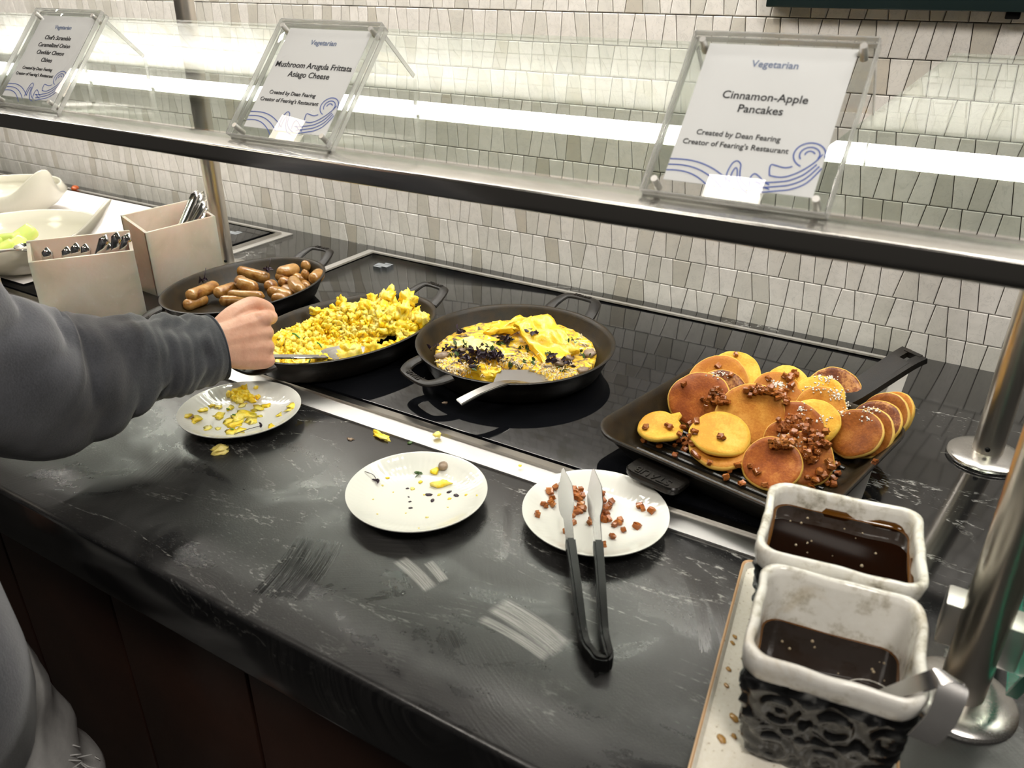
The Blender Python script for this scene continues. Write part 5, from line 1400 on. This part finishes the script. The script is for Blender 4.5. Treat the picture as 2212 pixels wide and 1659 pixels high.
# ------------------------------------------------------------------ fruit bowls
def leaf_bowl(label, c, rot, R=0.155, hh=0.085, tip=0.055):
    t = thing('fruit_bowl', label, 'bowl', c, rot)
    seg = 96
    def ring(r, z, k):
        out = []
        for i in range(seg):
            a = 2 * PI * i / seg
            p4 = max(0.0, math.cos(2 * a)) ** 5          # four raised corners
            out.append((r * (1 + 0.26 * p4 * k) * math.cos(a), r * (1 + 0.26 * p4 * k) * math.sin(a), z + tip * p4 * k))
        return out
    prof = [(0.05, 0.0, 0), (0.058, 0.004, 0), (0.085, 0.014, 0.02), (0.120, 0.036, 0.15), (0.145, 0.062, 0.55), (R, hh, 1.0), (R - 0.001, hh + 0.0025, 1.0), (R - 0.006, hh + 0.001, 0.98), (0.138, 0.064, 0.55), (0.112, 0.038, 0.15), (0.080, 0.020, 0.02), (0.05, 0.011, 0)]
    bm = NB(); loft(bm, [ring(r, z, k) for r, z, k in prof]); obj('bowl', bm, CREAM, t, 180)
    return t
leaf_bowl('white pointed-corner bowl of honeydew melon at the left edge', (-1.715, 0.865, 0.0085), math.radians(38))
leaf_bowl('white pointed-corner bowl behind the melon bowl', (-2.14, 1.07, 0.0095), math.radians(6), 0.135, 0.080, 0.055)
bm = NB(); add_lathe(bm, [(0, 0), (0.04, 0), (0.05, 0.004), (0.085, 0.030), (0.086, 0.032), (0.083, 0.031), (0.048, 0.008), (0, 0.006)], 64); o = obj('dish', bm, PORC, None, 60); o.location = (-1.345, 0.605, 0.0005)
tag(o, 'white dish rim showing just above the sleeve at the left', 'dish')
random.seed(9)
MEL = [(20, 515, 0.030, 'wedge of honeydew at the left edge of the bowl'), (52, 508, 0.032, 'largest curved slice of honeydew at the back'), (35, 527, 0.026, 'squared honeydew chunk in the middle'), (8, 532, 0.024, 'honeydew chunk cut by the left edge'), (62, 538, 0.024, 'bright green honeydew chunk at the right'), (35, 549, 0.024, 'honeydew chunk lowest, at the front rim'), (-12, 520, 0.028, 'honeydew chunk just outside the left edge')]
for i, (px, py, s, lab) in enumerate(MEL):
    bm = NB(); add_box(bm, (0, 0, 0), (s * 1.6, s, s * 0.8), s * 0.25, 3)
    for v in bm.verts: v.co.z += 6 * v.co.x ** 2 - 0.003; v.co += Vector((ns(v.co, 40, i), ns(v.co, 40, i + 3), 0)) * 0.003
    o = obj('melon_chunk', bm, HONEY, None, 180); o.location = onz(px, py, 0.075 if i != 5 else 0.068); o.rotation_euler = (random.uniform(-0.4, 0.4), random.uniform(-0.4, 0.4), random.uniform(0, 3))
    tag(o, 'pale green ' + lab, 'melon', 'honeydew chunks in the bowl')
t = thing('serving_spoon', 'steel serving spoon lying across the honeydew chunks', 'spoon', onz(30, 540, 0.10))
L0 = t.location.copy()
bm = NB(); add_bar(bm, smooth([onz(-30, 548, 0.115) - L0, onz(10, 541, 0.108) - L0, onz(45, 538, 0.100) - L0], 4), 0.006, 0.003); obj('shaft', bm, CHROME, t)
bm = NB(); add_lathe(bm, [(0, -0.008), (0.012, -0.006), (0.020, 0), (0.019, 0.001), (0.011, -0.0045), (0, -0.0065)], 24, 1.35, 1.0); bm.transform(Matrix.Translation(onz(58, 532, 0.098) - L0)); obj('bowl', bm, CHROME, t)

# ------------------------------------------------------------------ the customer
SKIN = m_food('skin', [(0.3, (0.56, 0.285, 0.195)), (0.55, (0.66, 0.37, 0.265)), (0.8, (0.71, 0.43, 0.32))], 30, 0.42, 0.2, (0.012, 0.005, 0.003), 0.25, 240)
FLEECE, nt, b = mat('grey_fleece')
w_ = coords(nt, 'World'); f1 = noise_tex(nt, w_, 420, 3, 0.7); f2 = noise_tex(nt, w_, 22, 4, 0.6)
c = mixc(nt, f1, (0.020, 0.0215, 0.027), (0.088, 0.091, 0.102)); c = mixc(nt, ramp(nt, f2, [(0.4, g(0)), (0.7, g(0.55))]), c, (0.085, 0.088, 0.100))
lk(nt, c, b.inputs['Base Color']); b.inputs['Roughness'].default_value = 0.95; b.inputs['Specular IOR Level'].default_value = 0.1
b.inputs['Sheen Weight'].default_value = 0.4; b.inputs['Sheen Roughness'].default_value = 0.5
bump(nt, b, f1, 0.5, 0.0012)
DENIM = m_food('white_denim', [(0.3, (0.60, 0.59, 0.58)), (0.7, (0.74, 0.73, 0.71))], 60, 0.85, bs=0.3, bscale=600)
person = thing('person', 'person in a dark grey sweatshirt and frayed white shorts reaching out to spoon scrambled eggs', 'person', (-0.93, 0.13, -0.9))
PO = person.location.copy()
# --- body: one skinned surface
wrist = Vector((-0.862, 0.650, 0.113)); elbow = Vector((-0.905, 0.425, 0.150)); should = Vector((-0.790, 0.180, 0.400))
hx = Vector((0.33, 0.93, -0.16)).normalized()                    # wrist -> knuckles
hz = Vector((0.80, -0.34, 0.28)); hz = (hz - hx * hz.dot(hx)).normalized()      # back of the hand, towards the lens
hy = hz.cross(hx).normalized()                                  # towards the index side (up)
if hy.z < 0: hy = -hy
def H(x, y, z): return wrist + hx * x + hy * y + hz * z
verts, edges, rad = [], [], []
def vtx(p, r): verts.append(Vector(p) - PO); rad.append(r); return len(verts) - 1
def chain(start, pts):
    prev = start; ids = []
    for p, r in pts:
        k = vtx(p, r); edges.append((prev, k)); prev = k; ids.append(k)
    return ids
pel = vtx((-0.93, 0.13, 0.02), 0.085)
sp1 = chain(pel, [((-0.93, 0.13, 0.20), 0.085), ((-0.92, 0.14, 0.36), 0.085), ((-0.92, 0.15, 0.46), 0.07), ((-0.92, 0.16, 0.53), 0.050), ((-0.92, 0.175, 0.60), 0.072), ((-0.92, 0.18, 0.68), 0.088), ((-0.92, 0.17, 0.75), 0.070)])
for sx, lx, ly in ((1, -0.880, 0.215), (-1, -1.05, 0.09)):
    chain(pel, [((lx, ly, -0.08), 0.066), ((lx, ly + 0.01, -0.25), 0.064), ((lx, ly + 0.01, -0.42), 0.052), ((lx, ly - 0.01, -0.55), 0.052), ((lx, ly - 0.01, -0.80), 0.036), ((lx, ly + 0.02, -0.865), 0.034), ((lx + 0.02, ly + 0.12, -0.875), 0.024)])
ra = chain(sp1[1], [(should, 0.052), ((should + elbow) / 2, 0.044), (elbow, 0.040), ((elbow + wrist) / 2, 0.036), (wrist + (elbow - wrist) * 0.12, 0.030)])
la = chain(sp1[1], [((-1.09, 0.13, 0.40), 0.052), ((-1.14, 0.10, 0.22), 0.044), ((-1.16, 0.12, 0.05), 0.040), ((-1.13, 0.20, -0.10), 0.030), ((-1.12, 0.24, -0.20), 0.028)])
me = bpy.data.meshes.new('body'); me.from_pydata([tuple(v) for v in verts], edges, []); body = link('body', me, person)
me.materials.append(SKIN)
sk = body.modifiers.new('skin', 'SKIN'); sk.use_smooth_shade = True
for i, r in enumerate(rad): me.skin_vertices[0].data[i].radius = (r, r)
me.skin_vertices[0].data[pel].use_root = True
ss = body.modifiers.new('subdivision', 'SUBSURF'); ss.levels = 1; ss.render_levels = 1
# --- the hand: palm and five fingers as one modelled surface
def hand_mesh():
    bm = NB()
    # palm: lofted rounded sections from the wrist to the knuckles
    secs = []
    for x, wy, wz, oy, oz in ((-0.030, 0.026, 0.021, 0.0, -0.002), (-0.010, 0.027, 0.020, 0.0, -0.002), (0.010, 0.031, 0.019, -0.001, -0.003), (0.032, 0.037, 0.018, -0.001, -0.004), (0.054, 0.041, 0.0165, 0.000, -0.004), (0.070, 0.0415, 0.0145, 0.000, -0.005), (0.080, 0.038, 0.010, 0.0, -0.008)):
        L = []
        for i in range(28):
            a = 2 * PI * i / 28; ca, sa = math.cos(a), math.sin(a)
            m_ = (abs(ca) ** 2.7 + abs(sa) ** 2.7) ** (-1 / 2.7)
            yy = wy * m_ * ca + oy; zz = wz * m_ * sa + oz
            # tendons fan out to the knuckles on the back of the hand
            if sa > 0.3 and x > 0.0:
                for k in range(4):
                    ky = (0.030 - 0.0205 * k) * (0.55 + 0.45 * min(1, x / 0.07))
                    zz += (0.0010 + 0.0022 * max(0, (x - 0.045) / 0.035)) * math.exp(-((yy - ky) / 0.0052) ** 2)
            L.append(H(x, yy, zz))
        secs.append(L)
    loft(bm, secs)
    # fingers curl round the spoon: knuckle, two bends, tip tucked back
    fing = [  # y at knuckle, radius, lengths
        (0.0300, 0.0112, (0.042, 0.028, 0.022), (52, 140, 205)), (0.0100, 0.0102, (0.047, 0.030, 0.023), (68, 160, 220)), (-0.0105, 0.0097, (0.043, 0.028, 0.022), (72, 165, 225)), (-0.0300, 0.0086, (0.034, 0.021, 0.019), (74, 165, 225))]
    for y, r, ls, an in fing:
        p = Vector((0.070, y, 0.000)); pts = [(Vector((0.056, y, -0.004)), r * 0.95), (p + Vector((0.002, 0, 0.001)), r * 1.10)]
        for l, a in zip(ls, an):
            d = Vector((math.cos(math.radians(a)), 0, -math.sin(math.radians(a))))
            pts.append((p + d * (l * 0.5), r * 0.93)); p = p + d * l; pts.append((p, r * 0.98)); r *= 0.93
        pts.append((p + d * 0.006, r * 0.6))
        P_ = smooth([tuple(q) for q, _ in pts], 4); R_ = smooth([(rr,) for _, rr in pts], 4)
        add_tube(bm, [H(*q) for q in P_], [q[0] for q in R_], 14, hy)
    # thumb from the side of the palm near its base, closing along the spoon
    tp = [((0.012, 0.022, -0.010), 0.0145), ((0.030, 0.036, -0.012), 0.0140), ((0.050, 0.047, -0.016), 0.0118), ((0.066, 0.050, -0.020), 0.0122), ((0.084, 0.046, -0.027), 0.0110), ((0.095, 0.040, -0.032), 0.0092), ((0.100, 0.037, -0.034), 0.0050)]
    P_ = smooth([q for q, _ in tp], 4); R_ = smooth([(rr,) for _, rr in tp], 4)
    add_tube(bm, [H(*q) for q in P_], [q[0] for q in R_], 14, hz)
    for v in bm.verts: v.co -= PO
    return bm
bm = hand_mesh(); hand = obj('hand', bm, SKIN, person, 180)
rm = hand.modifiers.new('fuse', 'REMESH'); rm.mode = 'VOXEL'; rm.voxel_size = 0.0017; rm.use_smooth_shade = True
sm_ = hand.modifiers.new('soften', 'SMOOTH'); sm_.factor = 0.5; sm_.iterations = 3
# --- sweatshirt: torso and sleeves
def sleeve(bm, pts, radii, folds, seed, seg=64, n=90, flat=1.0):
    P_ = smooth([tuple(p) for p in pts], 24); R_ = [q[0] for q in smooth([(r,) for r in radii], 24)]
    N_ = len(P_); loops = []
    P_ = [Vector(p) for p in P_]
    prevb = None
    for i in range(N_):
        tdir = (P_[min(i + 1, N_ - 1)] - P_[max(i - 1, 0)]).normalized()
        b_ = prevb if prevb is not None else Vector((0, 0, 1)); b_ = (b_ - tdir * b_.dot(tdir)).normalized(); prevb = b_; a_ = tdir.cross(b_)
        s = i / (N_ - 1); L = []
        for k in range(seg):
            th = 2 * PI * k / seg; ca, sa = math.cos(th), math.sin(th)
            fold = 0.0
            if folds:
                env = min(1, max(0.0, (s - 0.035) / 0.10))
                gate = 0.5 + 1.1 * noise.noise(Vector((ca * 1.1, sa * 1.1, s * 4 + seed + 20)))
                ph = s * 30 + 1.9 * math.sin(th + 0.9) + 3.2 * noise.noise(Vector((ca * 1.0, sa * 1.0, s * 4 + seed)))
                fold = (0.0125 * (abs(math.sin(ph)) - 0.6) * max(0, gate) + 0.011 * noise.noise(Vector((ca * 1.5, sa * 1.5, s * 9 + seed)))) * env * folds + 0.0032 * (abs(math.sin(s * 78 + 2.2 * math.sin(th + 0.4) + 2.5 * noise.noise(Vector((ca, sa, s * 6 + seed))))) - 0.6) * env * folds * max(0, 1 - s * 1.6)
            r = R_[i] + fold
            L.append(P_[i] + a_ * (r * ca) + b_ * (r * sa * flat) - PO)
        loops.append(L)
    loft(bm, loops, True, True)
bm = NB()
cuff0 = wrist + hx * -0.002
sleeve(bm, [cuff0 + Vector((0.0, 0.0, -0.004)), cuff0 + Vector((-0.012, -0.045, 0.000)), cuff0 + Vector((-0.028, -0.110, 0.006)), Vector((-0.912, 0.440, 0.135)), Vector((-0.905, 0.335, 0.225)), Vector((-0.850, 0.240, 0.335)), Vector((-0.800, 0.185, 0.405))], [0.0455, 0.050, 0.062, 0.086, 0.090, 0.088, 0.080], 1.0, 2.0)
sw = obj('sweatshirt_sleeve', bm, FLEECE, person, 180)
bm = NB()
add_tube(bm, [cuff0 + Vector((0.0005, 0.003, -0.004)) - PO, cuff0 + Vector((-0.0015, -0.003, -0.004)) - PO], 0.0462, 64); obj('cuff_hem', bm, plain('hem_fabric', (0.018, 0.02, 0.028), 0.95), person)
bm = NB()
sleeve(bm, [(-1.09, 0.13, 0.42), (-1.14, 0.10, 0.22), (-1.16, 0.12, 0.05), (-1.13, 0.20, -0.09)], [0.075, 0.07, 0.065, 0.05], 0.6, 5.0)
obj('sweatshirt_sleeve', bm, FLEECE, person, 180)
bm = NB(); loops = []
for k in range(40):
    s = k / 39; z = -0.30 + 0.77 * s
    rx = 0.200 - 0.10 * max(0, (s - 0.86) / 0.14) ** 1.5; ry = 0.145 - 0.06 * max(0, (s - 0.86) / 0.14) ** 1.5
    cxz = float(np.interp(z, [-0.30, -0.25, -0.20, -0.15, -0.10, -0.05, 0.0, 0.10, 0.25, 0.47], [-1.007, -0.966, -0.928, -0.897, -0.872, -0.865, -0.875, -0.889, -0.905, -0.925]))
    L = []
    for i in range(72):
        a = 2 * PI * i / 72
        f_ = 0.003 * math.sin(5 * a + 3 * s + 2 * noise.noise(Vector((math.cos(a), math.sin(a), s * 3)))) * (1 - s) + 0.006 * noise.noise(Vector((math.cos(a) * 2, math.sin(a) * 2, s * 6)))
        x = (rx + f_) * math.cos(a); y = (ry + f_) * math.sin(a)
        ro = math.radians(18)
        L.append(Vector((cxz + x * math.cos(ro) - y * math.sin(ro), 0.14 + x * math.sin(ro) + y * math.cos(ro), z)) - PO)
    loops.append(L)
loft(bm, loops); obj('sweatshirt', bm, FLEECE, person, 180)
# --- shorts with a frayed outer seam
bm = NB(); loops = []
for k in range(10):
    s = k / 9; z = 0.02 - 0.15 * s
    loops.append([Vector((-0.95 + (0.15) * math.cos(2 * PI * i / 48), 0.14 + 0.120 * math.sin(2 * PI * i / 48), z)) - PO for i in range(48)])
loft(bm, loops)
for lx, ly in ((-0.868, 0.205), (-1.05, 0.09)):
    loops = []
    for k in range(22):
        s = k / 21; z = -0.08 - 0.34 * s; L = []
        fx, fy = (0.0, 0.05 * s) if lx > -1 else (0, 0)
        for i in range(56):
            a = 2 * PI * i / 56; f_ = 0.005 * math.sin(s * 22 + 3 * math.sin(a)) * s + 0.007 * noise.noise(Vector((math.cos(a) * 2, math.sin(a) * 2, s * 7 + lx)))
            L.append(Vector((lx + fx + (0.100 + f_) * math.cos(a), ly + fy + (0.100 + f_) * math.sin(a), z)) - PO)
        loops.append(L)
    loft(bm, loops)
obj('shorts', bm, DENIM, person, 180)
bm = NB(); random.seed(3)
for k in range(420):
    z = random.uniform(-0.42, -0.26); a = random.gauss(0.15, 0.25); q_ = (-0.08 - z) / 0.34
    p = Vector((-0.868 + 0.102 * math.cos(a), 0.205 + 0.05 * q_ + 0.102 * math.sin(a), z)) - PO
    d = Vector((math.cos(a), math.sin(a), random.uniform(-1.2, 0.4))).normalized() * random.uniform(0.006, 0.020)
    sd_ = Vector((random.uniform(-1, 1), random.uniform(-1, 1), random.uniform(-1, 1))) * 0.004
    add_tube(bm, [p, p + d * 0.6 + sd_, p + d + sd_ * 1.6], [0.0012, 0.0009, 0.0004], 4)
tag(obj('frayed_threads', bm, DENIM, person, 180), kind='stuff')
# hair and shoes (outside the picture)
bm = NB(); lump(bm, Vector((-0.925, 0.165, 0.715)) - PO, (0.098, 0.108, 0.095), 0.12, 1.5, 3, Matrix.Identity(3)); obj('hair', bm, plain('brown_hair', (0.03, 0.018, 0.010), 0.6), person)
for lx, ly in ((-0.845, 0.26), (-1.04, 0.13)):
    bm = NB(); add_box(bm, Vector((lx, ly + 0.03, -0.865)) - PO, (0.085, 0.25, 0.068), 0.028, 3); obj('shoe', bm, plain('white_shoe', (0.5, 0.5, 0.5), 0.6), person)
